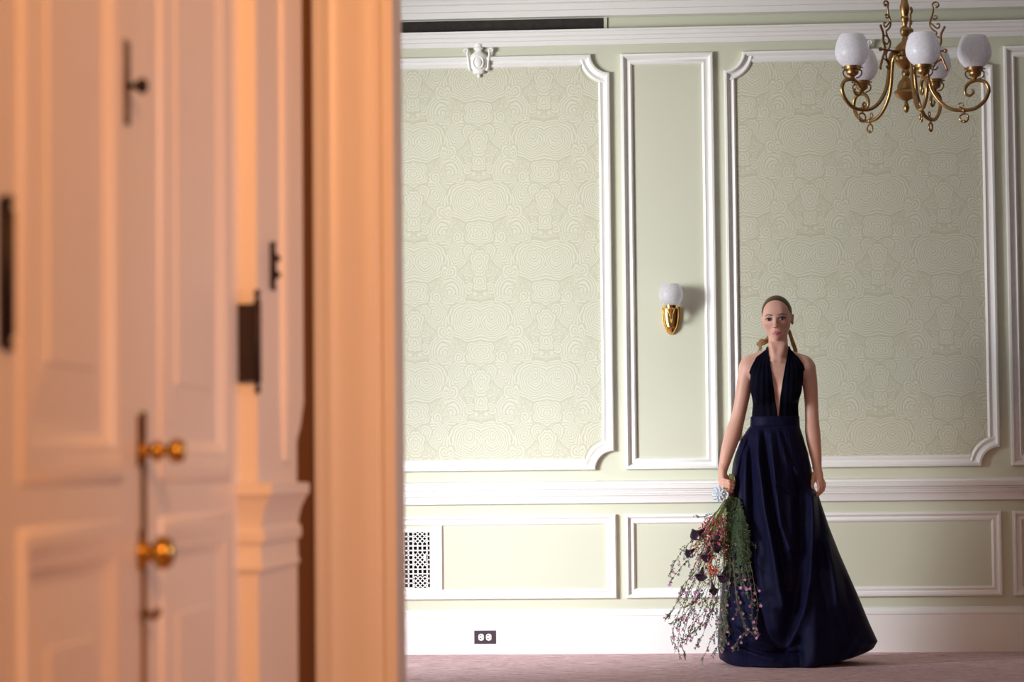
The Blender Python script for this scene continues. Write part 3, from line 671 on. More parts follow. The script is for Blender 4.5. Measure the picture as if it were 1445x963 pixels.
M['hair']=hair_mat('dark_blonde_hair',(.028,.014,.006),(.16,.088,.038),w(1096,447)); M['hairtip']=hair_mat('blonde_hair_lengths',(.20,.11,.04),(.66,.42,.19))
M['eyew']=simple('eye_white_shaded',(.50,.47,.46),.25); M['iris']=simple('dark_iris',(.03,.035,.045),.15); M['lash']=simple('lash_and_brow',(.035,.02,.014),.7); M['brow']=simple('eyebrow_hair',(.17,.095,.06),.9)  # eye white greyed, shadow of lids and lashes in its colour
def cloth_mat(name,c1,c2,rough,sheen,silk,spec):
    t=NT(name); nz=t.noise(t.coord('Object',(60,60,9)),1.0,3); t.l(t.mix(nz,c1,c2),t.b.inputs['Base Color'])
    t.b.inputs['Roughness'].default_value=rough; t.b.inputs['Sheen Weight'].default_value=sheen; t.b.inputs['Sheen Tint'].default_value=(.5,.5,1,1); t.b.inputs['Sheen Roughness'].default_value=.4
    t.b.inputs['Specular IOR Level'].default_value=spec; t.b.inputs['Specular Tint'].default_value=(.62,.66,1,1)
    t.b.inputs['IOR'].default_value=1.24
    wv=t.noise(t.coord('Object',(700,700,160)),1.0,2); cr=t.noise(t.coord('Object',(7,7,4)),1.0,4,.6)
    t.bump(t.m('MULTIPLY_ADD',cr,silk,t.m('MULTIPLY',wv,.02)),.6,.04); return t.mat
M['bodice']=cloth_mat('black_crepe',(.003,.003,.007),(.006,.006,.013),.72,.02,.006,.15)
M['taffeta']=cloth_mat('midnight_navy_taffeta',(.004,.004,.013),(.014,.014,.048),.42,.0,.05,.25)
# ---- torso
woman=empty('woman',tuple(w(1096,932))); tag(woman,'woman in a long midnight-blue halter gown with slicked-back ponytail, holding a hanging bouquet','person')
lo=w(1006,932,-.165); lo[2]=-.01; hi=w(1178,410,.165); lo[1]=YP-.165; hi[1]=YP+.165; lo[0]=min(lo[0],w(1006,410)[0])
F=Field(lo,hi)
def U(prim,k=.02): F.un(*prim,k)
def S_(prim,k=.006): F.sub(*prim,k)
U(fell(w(1095,545,.01),(.122,.082,.125)),.03)
U(fell(w(1094,588,.01),(.108,.074,.12)),.05)
U(fell(w(1094,640,.01),(.135,.090,.14)),.06)
U(fcone(w(1061,517,.015),w(1132,517,.015),.042,.042),.05)
U(fcone(w(1090,500,.025),w(1058,512,.02),.030,.026),.05); U(fcone(w(1106,500,.025),w(1135,513,.02),.030,.026),.05)
for px,s in ((1077,-1),(1114,1)): U(fell(w(px,551,-.062),(.052,.040,.054)),.035)
U(fcone(w(1074,528,-.035),w(1118,528,-.035),.035,.035),.05)
for a,b_ in (((1068,513),(1093,509)),((1127,512),(1101,509))): U(fcone(w(*a,-.028),w(*b_,-.052),.008,.009),.018)   # collar bones
U(fcone(w(1098,515,.012),w(1098,478,.0),.050,.047),.028)
S_(fell(w(1097,507,-.075),(.014,.014,.014)),.018)
U(fcone(w(1088,486,-.030),w(1094.5,507,-.046),.005,.005),.03); U(fcone(w(1107,486,-.030),w(1100,507,-.046),.005,.005),.03)
torso=F.d.copy()
# ---- arms
def limb(pts,k=.014):
    P=smoothp([Vector(p) for p,_ in pts],5); Rr=smoothp([Vector((r,0,0)) for _,r in pts],5)
    for i in range(len(P)-1): U(fcone(P[i],P[i+1],Rr[i].x,Rr[i+1].x),k if i==0 else .003)
limb([(w(1056,522,.01),.046),(w(1051,540,.012),.0385),(w(1046.8,565,.012),.0345),(w(1041,591,.010),.0345),(w(1034.5,613,-.008),.0390),(w(1026.5,638,-.03),.0330),(w(1020.8,661,-.045),.0225)],.03)
limb([(w(1138,522,.01),.045),(w(1142.5,540,.012),.0375),(w(1144.8,566,.012),.0330),(w(1145.8,592,.010),.0335),(w(1147.3,615,-.008),.0365),(w(1150.8,640,-.02),.0290),(w(1153.3,661,-.03),.0205)],.03)
# hand on the bouquet: palm, four fingers closed round the stems, thumb
U(fell(w(1019.8,674,-.062),(.0195,.028,.043)),.016); U(fcone(w(1019.8,661,-.050),w(1019.2,683,-.068),.0175,.016),.016)
def finger(pts,r0,r1,k=.004):
    n=len(pts)
    for i in range(n-1): U(fcone(pts[i],pts[i+1],r0+(r1-r0)*i/(n-1),r0+(r1-r0)*(i+1)/(n-1)),k)
for j,(py,ln) in enumerate(((677,1.0),(681.5,1.08),(686,1.04),(690.5,.88))):
    finger([w(1018.5,py-1,-.068),w(1022,py+.5,-.100),w(1022.5+6.5*ln,py+2.5,-.116),w(1024+10*ln,py+3.5,-.108)],.0088,.0072)
finger([w(1022,668,-.035),w(1026,675,-.02),w(1031,681,-.018),w(1037,684,-.03)],.0105,.0085,.006)
# hand pinching the skirt
U(fell(w(1154.5,672,-.040),(.0245,.0165,.036)),.016); U(fcone(w(1153.5,661,-.032),w(1158,681,-.044),.016,.012),.012)
finger([w(1149,669,-.046),w(1146.8,680,-.056),w(1145.6,688,-.058),w(1145.6,695.5,-.052)],.0115,.0078,.006)
finger([w(1154,680,-.050),w(1156,688,-.062),w(1155,694,-.066),w(1153,699,-.058)],.0086,.0070)
finger([w(1157.5,681,-.044),w(1160,688,-.052),w(1158.5,694,-.056),w(1155.5,698.5,-.050)],.0086,.0068)
finger([w(1160,680,-.034),w(1163.2,686,-.040),w(1161.5,692,-.044),w(1158,696,-.040)],.0082,.0066)
finger([w(1161,677,-.022),w(1163.6,683,-.024),w(1162,688.5,-.028),w(1159,692,-.028)],.0074,.0060)
# legs and shoes under the skirt
for s,px in ((-1,1082),(1,1108)):
    limb([(w(px,655,.01),.078),(w(px+s*2,740,.0),.058),(w(px+s*2,775,-.005),.050),(w(px+s*2,815,.012),.046),(w(px+s*2,895,.02),.028)],.03)
    U(fcone(w(px+s*2,903,.03),w(px+s*3,928,-.10),.026,.019),.02)
# ---- head
HO=w(1096.3,449.5,.0)
ha=Matrix.Rotation(math.radians(-7),3,'Z')@Matrix.Rotation(math.radians(-3.0),3,'Y')@Matrix.Rotation(math.radians(1.5),3,'X')
HR=np.array(ha)
def hp(x,y,z): return HO+HR@np.array((x,y,z))
def HE(c,r,k,sub=False): (S_ if sub else U)(fell(hp(*c),r,HR),k)
def HCn(a,b_,ra,rb,k,sub=False): (S_ if sub else U)(fcone(hp(*a),hp(*b_),ra,rb),k)
Tmp=F; F=Field(lo,hi); 
HE((0,.014,.030),(.0700,.090,.080),.01)
HE((0,-.012,-.012),(.0635,.070,.066),.03); HE((0,-.022,-.052),(.0440,.052,.048),.03)
HE((0,-.064,-.096),(.0145,.0160,.0150),.030)
for s in (-1,1):
    HE((s*.040,-.004,-.052),(.010,.020,.020),.03)
    HE((s*.040,-.046,-.026),(.017,.018,.015),.030)
HCn((-.028,-.071,.016),(.028,-.071,.016),.0085,.0085,.022)
HE((0,-.058,.045),(.046,.022,.030),.03)
for s in (-1,1): HE((s*.0320,-.0995,-.0065),(.0185,.0185,.0120),.010,True)
HCn((0,-.078,.004),(0,-.1025,-.038),.0058,.0082,.014)
HE((0,-.1035,-.0405),(.0088,.0085,.0072),.008)
for s in (-1,1):
    HE((s*.0110,-.0925,-.044),(.0066,.0080,.0062),.007)
    HE((s*.0058,-.0990,-.0495),(.0028,.0040,.0028),.003,True)
HE((0,-.0755,-.076),(.023,.010,.016),.020)
for s in (-1,1):
    HCn((s*.0225,-.0735,-.0752),(s*.006,-.0845,-.0712),.0020,.0040,.006)
    HCn((s*.0190,-.0750,-.0772),(0,-.0840,-.0812),.0028,.0052,.008)
HCn((-.006,-.0845,-.0712),(.006,-.0845,-.0712),.0038,.0038,.004)
for s in (-1,1):
    er=HR@np.array(Matrix.Rotation(math.radians(s*24),3,'Z')@Matrix.Rotation(math.radians(s*9),3,'Y'))
    U(fell(hp(s*(.0765 if s>0 else .0715),.016,-.010),(.0060,.0155,.0275),er),.010); S_(fell(hp(s*(.0810 if s>0 else .0775),.010,-.008),(.0040,.0080,.017),er),.004)
M['skin']=skin_mat()
head=F; 
h=np.maximum(.014-np.abs(Tmp.d-head.d),0)/.014; Tmp.d=np.minimum(Tmp.d,head.d)-h*h*.014*.25; F=Tmp
v,f=nets(F.d,F.lo)
npmesh('body',v,f,M['skin'],woman)
# ---- hair: close cap with hairline, and the ponytail falling behind the neck
zs=[-.09,-.062,-.03,-.008,.012,.034,.056,.064,.070,.10]; ys=[.060,.040,.018,.001,-.016,-.027,-.033,-.043,-.062,-.13]
sl,g=F.win(w(1060,505,-.15),w(1135,410,.16)); x,y,z=g
X,Y,Z=np.broadcast_arrays(x-HO[0],y-HO[1],z-HO[2]); q=[HR[0,i]*X+HR[1,i]*Y+HR[2,i]*Z for i in range(3)]
fn,_,_=fell((0,.016,.030),(.0745,.0955,.0845)); d1=fn(*q); fn,_,_=fell((0,.050,-.012),(.050,.056,.060)); d2=fn(*q)
hh=np.maximum(.04-np.abs(d1-d2),0)/.04; dh=np.minimum(d1,d2)-hh*hh*.01
dh+= .0004*np.sin(q[0]*900+q[2]*60)*(q[1]<.05)
yl=np.interp(q[2],zs,ys)+.0012*np.sin(q[2]*500); reg=(yl-q[1])*.8
dd=np.maximum(dh,reg).astype(np.float32)
v2,f2=nets(dd,F.lo+np.array([s_.start for s_ in sl])*VOX); npmesh('hair',v2,f2,M['hair'],woman)
b=MB(); rr=random.Random(3)
tie=hp(0,.115,.005)
def lock(p0,path,r):
    pts=smoothp([Vector(p0)]+[Vector(p) for p in path],5); n=len(pts)
    b.tube(pts,[r*(.5+.9*math.sin(pi*min(1,(i+2)/(n*.9))))*(1-.75*(i/n)**3) for i in range(n)],7)
for i in range(46):
    j=lambda a:rr.uniform(-a,a)
    if i<18:      # left bundle, curling out beside the neck
        e=(rr.uniform(1067,1080),rr.uniform(489,504))
        lock(tie+np.array((j(.01),j(.01),j(.015))),[w(1092+j(3),462+j(3),.10),w(1083+j(2),480+j(3),.08),w(1076+j(3),483+j(3.5),.06),w(1070.5+j(3),486+j(3.5),.055),w(1073+j(2),490+j(2),.055),w(e[0],e[1],.06)],.0034)
    elif i<42:
        lock(tie+np.array((j(.01),j(.01),j(.015))),[w(1107+j(3),460+j(3),.10),w(1115+j(1.5),472+j(3),.075),w(1119+j(2),485+j(3),.065),w(1122.5+j(2.5),496+j(3),.065),w(1121+j(3),506+j(3),.07)],.0038)
    else:
        lock(tie,[w(1100+j(4),470,.12),w(1100+j(5),490,.10),w(1100+j(8),508,.11)],.011)
b.build('ponytail',M['hairtip'],woman,smooth=True)
# ---- eyes, brows, lashes
def on_skin(x,z,out=.0008):
    y=-.13
    while y<0:
        p=hp(x,y,z); i=tuple(np.clip(((p-F.lo)/VOX).round().astype(int),0,F.n-1))
        if F.d[i]<.0005: break
        y+=.0005
    return hp(x,y-out,z)
for s in (-1,1):
    b=MB(); T=Matrix.Translation(hp(s*.0320,-.0750,-.0070))@Matrix(HR).to_4x4()@Matrix.Rotation(math.radians(s*-5),4,'Y')@Matrix.Diagonal((.0160,.0125,.0066,1))
    b.lathe([(max(1e-5,math.sin(pi*i/14)),-math.cos(pi*i/14)) for i in range(15)],20,T,cap=False); e=b.build('eye',M['eyew'],woman,smooth=True)
    b=MB(); b.lathe([(max(1e-5,math.sin(pi*i/12)),-math.cos(pi*i/12)) for i in range(13)],16,Matrix.Translation(hp(s*.0315,-.0840,-.0066))@Matrix(HR).to_4x4()@Matrix.Diagonal((.0076,.0048,.0068,1)),cap=False); b.build('iris',M['iris'],e,smooth=True)
    b=MB(); b.tube([hp(s*(.0320+.0168*t),-.0892+.0080*t*t+(.003 if t>0 else 0)*t,-.0005-.0056*t*t+.0026*max(t,0)) for t in [-1,-.75,-.5,-.25,0,.25,.5,.75,1,1.18]],[.0008,.0016,.0020,.0022,.0024,.0026,.0027,.0026,.0021,.0006],6); b.build('eyelash',M['lash'],e,smooth=True)
    b=MB(); b.tube([on_skin(s*a,zz) for a,yy,zz in ((.0125,-.0845,.0125),(.020,-.0860,.0150),(.030,-.0835,.0172),(.039,-.0775,.0178),(.047,-.0685,.0150),(.053,-.0600,.0100))],[.0016,.0025,.0027,.0025,.0019,.0008],8,flat=.5); b.build('eyebrow',M['brow'],woman,smooth=True)
# ---- bodice: the torso swelled by the cloth, cut to the halter outline
def prof(pts,dy): 
    q=np.array([w(px,py,dy)[[2,0]] for py,px in pts]); q=q[np.argsort(q[:,0])]; return lambda z:np.interp(z,q[:,0],q[:,1])
oL=prof([(484,1083),(492,1082),(498,1075),(503,1068),(512,1063),(519,1059.5),(528,1056),(535,1053.5),(557,1051.5),(574,1050),(604,1050)],-.04)
oR=prof([(484,1114),(492,1116),(498,1121),(503,1126),(514,1133.5),(524,1137),(533,1139),(555,1140),(576,1140),(604,1140)],-.04)
vL=prof([(484,1083),(492,1083.5),(505,1085.8),(532.6,1090),(560,1093.5),(589.7,1098),(604,1098.4)],-.08)
vR=prof([(484,1113.8),(493.7,1112.8),(514,1108.6),(537,1104.4),(560,1101),(589.7,1098.8),(604,1098.2)],-.08)
zt,zb=w(1096,489)[2],w(1096,600)[2]; zarm=w(1096,540)[2]
sl,g=F.win(w(1040,604,-.16),w(1152,484,.16)); x,y,z=np.broadcast_arrays(*g); td=torso[sl]
tx=np.where(x<vL(z),(x-vL(z))/(oL(z)-vL(z)-1e-6),(x-vR(z))/(oR(z)-vR(z)+1e-6))
fold=.0016*np.sin(tx*31+ (z-zb)*9)*np.clip((zt-z)/.02,0,1)*(y<YP)
d=td-.0065-fold
front=np.maximum.reduce([oL(z)-x,x-oR(z),np.minimum(x-vL(z),vR(z)-x)*1.0,np.where(z>zarm,y-(YP+.030+.0*z),-1.)])
neckb=np.maximum.reduce([w(1096,497)[2]-z+(y-YP)*.2,YP+.006-y,np.abs(x-w(1098,492)[0])-.0585,y-YP-.085])
reg=np.minimum(front,neckb); reg=np.maximum.reduce([reg,z-zt,zb-z])
dd=np.maximum(d,reg)
# halter collar follows the back of the neck
v3,f3=nets(dd.astype(np.float32),F.lo+np.array([s_.start for s_ in sl])*VOX)
bod=npmesh('bodice',v3,f3,M['bodice'],woman)
for ob_,it in ((bod,12),(sc.objects['hair'],4),(sc.objects['body'],1)):
    sm=ob_.modifiers.new('smooth','SMOOTH'); sm.factor=.5; sm.iterations=it
# ---- waistband
b=MB(); cw=w(1093.7,595,.008); n=72; vs=[]
rows=[(603.2,.1215,.088),(602,.123,.0895),(596,.1215,.088),(589.5,.1205,.087),(588,.119,.0855)]
for py,a,dp in rows:
    for i in range(n):
        t=2*pi*i/n; c=w(1093.7,py,.008); r=1+.004*math.sin(t*5+py)
        vs.append((c[0]+a*r*math.cos(t),c[1]+dp*r*math.sin(t),c[2]+.004*math.sin(t*2)*0))
b.add(vs,[(k*n+i,k*n+(i+1)%n,(k+1)*n+(i+1)%n,(k+1)*n+i) for k in range(len(rows)-1) for i in range(n)]); b.build('waistband',M['taffeta'],woman,smooth=True)
# ---- skirt
EL=[(601,1059.5),(606,1055.5),(620,1046),(640,1038.5),(654,1034.5),(680,1031.5),(700,1029.5),(740,1026.5),(800,1021),(850,1017),(890,1013.5),(912,1013),(927,1015),(937,1019)]
ER=[(601,1128),(615,1132.5),(640,1140),(665,1145.5),(690,1149),(700,1155),(720,1161.5),(745,1170),(782,1184.5),(840,1210),(880,1226.5),(905,1238),(915,1232),(928,1216),(937,1200)]
def edge(pts):
    q=np.array([w(px,py)[[2,0]] for py,px in pts]); q=q[np.argsort(q[:,0])]; return lambda z:np.interp(z,q[:,0],q[:,1])
eL,eR=edge(EL),edge(ER); ztop=w(1094,601.5)[2]
NA,NR=420,230
th=np.linspace(-pi/2-pi,-pi/2+pi,NA,endpoint=False); sv=np.linspace(0,1,NR)
deg=np.degrees((th+pi)%(2*pi)-pi)         # -180..180, front = -90
lift=np.where((deg<=0)&(deg>-78),.086*(1+np.minimum(deg,0)/78)**1.25,0)+np.where((deg>0)&(deg<42),.086*(1-deg/42)**1.3,0)
lift+= .022*np.exp(-((np.abs(deg)-172)/16)**2)
zh=.004+lift
TH,SV=np.meshgrid(th,sv); Z=ztop+(zh[None,:]-ztop)*SV
xl,xr=eL(Z),eR(Z)
cxs=np.interp(Z,[0,.4,ztop],[.5*(eL(.02)+eR(.25)),.5*(eL(.4)+eR(.4)),.5*(eL(ztop)+eR(ztop))])
hw=np.where(np.cos(TH)>0,xr-cxs,cxs-xl)
dp=np.where(np.sin(TH)<0,.088+(.215)*(SV**.8),.088+.17*SV**.9)
c_,s__=np.cos(TH),np.sin(TH)
e_=.92; Xs=cxs+hw*np.sign(c_)*np.abs(c_)**e_; Ys=YP+.008+dp*np.sign(s__)*np.abs(s__)**e_
rip=(.0045*np.cos(TH*46+1.2*np.sin(TH*5))*np.exp(-SV*9) + (.020*SV**.8)*(np.cos(TH*11+1.0+SV*.7)+.55*np.cos(TH*19+2.3-SV*1.1))*(.35+.65*np.abs(s__)))*np.clip(SV*12,0,1)
backm=(np.sin(TH)>.1)
Ys=Ys+rip*np.sign(s__)*np.abs(s__)*np.where(backm,1.5,.45); 
# fold lines seen on the front: (polyline in the front plane, width, height), + towards the viewer
def pl(pts): return np.array([w(px,py,-.15)[[0,2]] for px,py in pts])
folds=[([(1063,606),(1049,640),(1042,680),(1040,720)],2.2,-.016),([(1056,612),(1043,645),(1036,690)],4,.014),
 ([(1059,625),(1062,700),(1063,790),(1069,840)],3,-.024),([(1052,640),(1052,700),(1052,760)],5,.014),
 ([(1071,608),(1071,650),(1079,720),(1093,790),(1104,853)],6,.034),
 ([(1079,604),(1080,650),(1090,720),(1097,760),(1108,830)],4,-.030),
 ([(1088,612),(1094,680),(1101,740),(1113,775)],4.5,.026),
 ([(1100,608),(1110,650),(1128,668)],3,.010),([(1103,606),(1118,655),(1127,690)],3,-.012),
 ([(1096,688),(1110,695),(1125,702)],3,-.010),([(1100,684),(1118,690)],3,.008),
 ([(1117,700),(1117,760),(1116,790)],6,.014),
 ([(1128,690),(1130,760),(1128,820),(1118,880),(1108,912)],9,-.040),
 ([(1147,700),(1147,760),(1142,820),(1133,860),(1112,912)],5,.034),
 ([(1152,770),(1158,830),(1166,862),(1185,862)],4,-.016),([(1155,700),(1158,750),(1162,800)],4,-.018),
 ([(1168,765),(1175,800),(1182,862)],5,.022),([(1192,820),(1200,870),(1205,905)],6,-.014),([(1150,850),(1148,930)],7,.016),
 ([(1050,770),(1060,850),(1064,900)],8,.018),([(1072,850),(1082,890),(1098,915)],6,-.022),
 ([(1020,885),(1040,908),(1075,921),(1125,921)],2.5,-.020),([(1024,898),(1045,916),(1090,928)],3,.012),([(1028,880),(1060,903),(1105,914)],3,.014),([(1106,917),(1120,908),(1127,902)],2.5,-.016),([(1126,900),(1128,934)],3,-.012)]
frontm=np.clip(-s__*2.2,0,1)*np.clip(SV*30,0,1)
for pts,wd_,amp in folds:
    q=pl(pts); best=np.full(Xs.shape,9.)
    for a,b_ in zip(q[:-1],q[1:]):
        ab=b_-a; t=np.clip(((Xs-a[0])*ab[0]+(Z-a[1])*ab[1])/(ab@ab),0,1); best=np.minimum(best,np.hypot(Xs-a[0]-t*ab[0],Z-a[1]-t*ab[1]))
    wm=wd_*.00352*1.35; Ys-=amp*1.25*np.exp(-(best/wm)**1.5)*frontm*np.clip(SV*5+.25,0,1)
# the pinch at the hand pulls the cloth outwards
vs=np.stack([Xs,Ys,Z],-1).reshape(-1,3); vs_skirt=vs
i=np.arange(NA); fs=np.concatenate([np.stack([k*NA+i,k*NA+(i+1)%NA,(k+1)*NA+(i+1)%NA,(k+1)*NA+i],1) for k in range(NR-1)])
sk=npmesh('skirt',vs,fs,M['taffeta'],woman)
so=sk.modifiers.new('thickness','SOLIDIFY'); so.thickness=.0025; so.offset=0
# ------------------------------------------------------------------ the bouquet hanging head-down from her hand
rb=random.Random(21)
def uj(a): return rb.uniform(-a,a)
def fy(px,py):
    """depth in front of the skirt at this height"""
    sv_=max(0,min(1,(py-601)/335)); cx_=.5*(np.interp(py,[601,937],[1060,1017])+np.interp(py,[601,905],[1128,1238])); hw_=np.interp(py,[601,937],[34,111])
    u_=abs(px-cx_)/hw_; d_=.088+.215*sv_**.8
    return -(.100+ (d_*math.sqrt(max(0,1-u_*u_)) if u_<1 else 0)*.92 ) if px>1000 else -.095
def B(px,py,dd=0.): 
    return Vector(w(px,py,fy(px,py)+dd))
M['calla']=simple('dark_purple_calla',(.022,.008,.026),.30,var=.5,scale=40,spec=.6,sheen=.15)
M['stemgreen']=simple('fresh_green_stem',(.38,.54,.15),.45,var=.25,scale=60)
M['stemdull']=simple('dull_green_stem',(.16,.17,.07),.6,var=.3,scale=60)
M['twig']=simple('brown_twig',(.20,.13,.085),.7,var=.3,scale=60)
M['leafdark']=simple('dark_fern_leaf',(.045,.080,.026),.55,var=.5,scale=30)
M['leafsage']=simple('waxflower_leaf',(.105,.165,.070),.55,var=.5,scale=30)
M['leafpale']=simple('pale_sage_leaf',(.26,.36,.29),.6,var=.3,scale=30)
M['berry']=simple('crimson_berry',(.66,.045,.080),.35,var=.3,scale=60)
M['berrypink']=simple('coral_pink_bud',(.86,.24,.28),.4,var=.3,scale=60)
M['coral']=simple('coral_orange_petal',(.80,.13,.05),.45,var=.3,scale=40)
M['petal']=simple('orchid_pink_petal',(.58,.24,.46),.5,var=.3,scale=60)
M['bud']=simple('purple_bud',(.36,.10,.30),.45,var=.4,scale=60)
M['centre']=simple('pale_flower_centre',(.75,.62,.55),.6)
M['succ']=simple('powder_blue_succulent',(.74,.83,.88),.5,var=.12,scale=40)
M['cut']=simple('cut_stem_green_brown',(.26,.22,.09),.7,var=.5,scale=70)
M['ribbon']=simple('dark_burgundy_wrap',(.060,.012,.010),.5,var=.4,scale=50)
bq=empty('bouquet',tuple(B(1031,692))); tag(bq,'trailing bouquet of dark callas, red berries and pink wildflowers held head-down','bouquet')
def leaf(b,p,d,L,wd,m,up=None):
    d=Vector(d).normalized(); s=d.cross(Vector((uj(1),-1,uj(1)))); s=s.normalized() if s.length>.05 else d.orthogonal().normalized(); n=d.cross(s).normalized()
    P=Vector(p); c=P+d*L*.45
    b.add([P,c+s*wd+n*wd*.4,P+d*L,c-s*wd+n*wd*.4,c-n*wd*.15],[(0,1,4),(1,2,4),(2,3,4),(3,0,4)],m)
def blossom(b,p,r,mp,mc):
    ax=Vector((uj(.6),-1,uj(.6))).normalized(); s=ax.orthogonal().normalized(); t=ax.cross(s)
    for k in range(5):
        a=2*pi*k/5; d=s*math.cos(a)+t*math.sin(a); q=ax.cross(d)
        b.add([p,p+d*r*.6+q*r*.42+ax*r*.25,p+d*r*1.05+ax*r*.35,p+d*r*.6-q*r*.42+ax*r*.25],[(0,1,2),(0,2,3)],mp)
    b.ball(p+ax*r*.15,r*.30,6,mc)
# cut ends, wrap
b=MB()
for i in range(15):
    a=2*pi*i/15*2.3; rr_=.0035+.010*(i/15); ox=math.cos(a)*rr_; oy=math.sin(a)*rr_
    c=B(1031.3,690,.042); tp=B(1031+uj(1.2),668.5+ (i/15)*4+uj(1.5),.042); bo=Vector((c.x+ox*1.15,c.y+oy,c.z)); tt=Vector((tp.x+ox*.9,bo.y,tp.z))
    b.tube([bo,(bo+tt)/2+Vector((ox*.35,0,0)),tt],[.0036,.0042,.0030],7)
b.build('cut_stem_end',M['cut'],bq,smooth=True)
b=MB(); c0,c1=B(1032,683,.042),B(1032,704,.040)
b.lathe([(.012,.0),(.0150,.012),(.0140,.018),(.0150,.028),(.0142,.036),(.0150,.046),(.0140,.056),(.0150,.066),(.0135,.074)],18,Matrix.Translation(c1+Vector((0,.004,0)))); b.build('stem_wrap',M['ribbon'],bq,smooth=True)
# succulent rosette
b=MB(); sc_=B(1015.5,697.5,-.025); ax=Vector((-.25,-1,.1)).normalized(); s_1=ax.orthogonal().normalized(); t_1=ax.cross(s_1)
for ring,(n_,L,wd,tilt,off) in enumerate(((11,.041,.0115,.10,0),(9,.033,.0105,.32,.3),(7,.024,.0085,.7,.1),(5,.013,.0050,1.6,.5))):
    for k in range(n_):
        a=2*pi*k/n_+off; d=(s_1*math.cos(a)+t_1*math.sin(a)+ax*tilt).normalized(); q=d.cross(ax).normalized(); n2=d.cross(q)
        pts=[sc_+d*L*t for t in (.05,.35,.65,.85,1.0)]; ws=[wd*.5,wd*.95,wd,wd*.55,.0004]
        vs=[];fs=[]
        for p_,w_ in zip(pts,ws): vs+=[p_-q*w_,p_+n2*w_*.45,p_+q*w_,p_-n2*w_*.35]
        for i in range(4):
            for j in range(4): fs.append((i*4+j,i*4+(j+1)%4,(i+1)*4+(j+1)%4,(i+1)*4+j))
        b.add(vs,fs)
b.build('succulent_rosette',M['succ'],bq,smooth=True)
# callas
def calla(base,mouth,stem,wd=7.,droop=1):
    bp,mp=B(*base,-.035),B(*mouth,-.050); ax=(mp-bp); L=ax.length; ax.normalize()
    view=Vector((0,-1,0)); s=ax.cross(view).normalized(); n=s.cross(ax).normalized()   # n faces the viewer
    vs=[];fs=[];NA_,NR_=22,12; W_=wd*.00352
    for r in range(NR_+1):
        t=r/NR_; rad=.0045+ (W_-.0045)*(.42*t+.58*t**3.2)
        for k in range(NA_):
            a=2*pi*k/NA_; tip=max(0,math.cos(a))**3        # lip drawn out to a point on one side
            ext=L*(t + t**4*(.30*tip-.16*(1-tip)*(1-math.cos(a))*.5))
            fl=1+ (t**5)*.35*(1 if math.cos(a)<.2 else .6)
            vs.append(bp+ax*ext+(s*math.sin(a)*rad*fl+n*(-math.cos(a))*rad*fl*.8*droop))
    for r in range(NR_):
        for k in range(NA_): fs.append((r*NA_+k,r*NA_+(k+1)%NA_,(r+1)*NA_+(k+1)%NA_,(r+1)*NA_+k))
    b=MB(); b.add(vs,fs); b.add([bp+Vector((0,.001,0))]+vs[:NA_],[(0,1+(k+1)%NA_,1+k) for k in range(NA_)])
    cl=empty_part=b.build('calla_lily',M['calla'],bq,smooth=True)
    so=cl.modifiers.new('thickness','SOLIDIFY'); so.thickness=.0012
    b=MB(); b.tube([bp+ax*L*.25,bp+ax*L*.8],[.003,.0022],6); b.build('spadix',M['bud'],cl,smooth=True)
    b=MB(); P=[B(1030.5+uj(3),702,.038)]+[B(*q,-.02) for q in stem]+[bp+ax*.004]; b.tube(smoothp(P,4),[.0042]*(4*(len(P)-1))+[.0048],8); b.build('calla_stem',M['stemgreen'],cl,smooth=True)
calla((998,744),(981,756),[(1019,716),(1008,732)],7.5)
calla((1016.5,744),(1010,768),[(1021,715),(1017,732)],6.5)
calla((1001,770),(997,788),[(1020,716),(1008,746),(1003,760)],7)
calla((1022,769),(1010,777),[(1025,716),(1023,745)],5.5,-1)
calla((992,800),(989,815),[(1021,716),(1010,750),(998,780)],7)
calla((981,774),(972,782),[(1018,718),(1004,742),(992,760)],6)
calla((1024,799),(1020,817),[(1026,718),(1026,750),(1025,780)],6.5)
calla((1003,818),(1007,835),[(1022,718),(1009,760),(1002,800)],5)
# berry sprigs
def sprig_pts(pts,dd): return smoothp([B(x+uj(1.2),y+uj(1.2),dd) for x,y in pts],5)
for i in range(22):
    b=MB(); ex=rb.uniform(977,1024); ey=rb.uniform(770,832) if ex>990 else rb.uniform(762,805)
    mx=1018+(ex-1018)*.45; P=sprig_pts([(1026+uj(4),706),(mx+uj(3),735),((mx+ex)/2+uj(3),(735+ey)/2),(ex,ey)],-.02+uj(.03)); b.tube(P,[.0013]*len(P),5,2)
    for k in range(34):
        t=rb.uniform(.30,1.0); q=P[min(len(P)-1,int(t*(len(P)-1)))]; o=Vector((uj(.024),uj(.016),uj(.018))); b.tube([q,q+o*.6,q+o],.0007,4,2); b.ball(q+o,rb.uniform(.0019,.0042),6,0 if rb.random()<.55 else 1,sc3=(1,1,rb.uniform(1,1.5)))
    b.build('berry_sprig',[M['berry'],M['berrypink'],M['stemdull']],bq,smooth=True)
# coral tubular flowers
for i in range(7):
    b=MB(); x0_,y0_=rb.uniform(1001,1016),rb.uniform(778,812)
    for k in range(5):
        a=rb.uniform(0,2*pi); L=rb.uniform(3,6.5); P=[B(x0_,y0_,-.06),B(x0_+math.cos(a)*L*.5,y0_-math.sin(a)*L*.4,-.065),B(x0_+math.cos(a)*L,y0_-math.sin(a)*L*.6+1.5,-.07)]; b.tube(P,[.0018,.0028,.0012],6)
    b.build('coral_flower',M['coral'],bq,smooth=True)
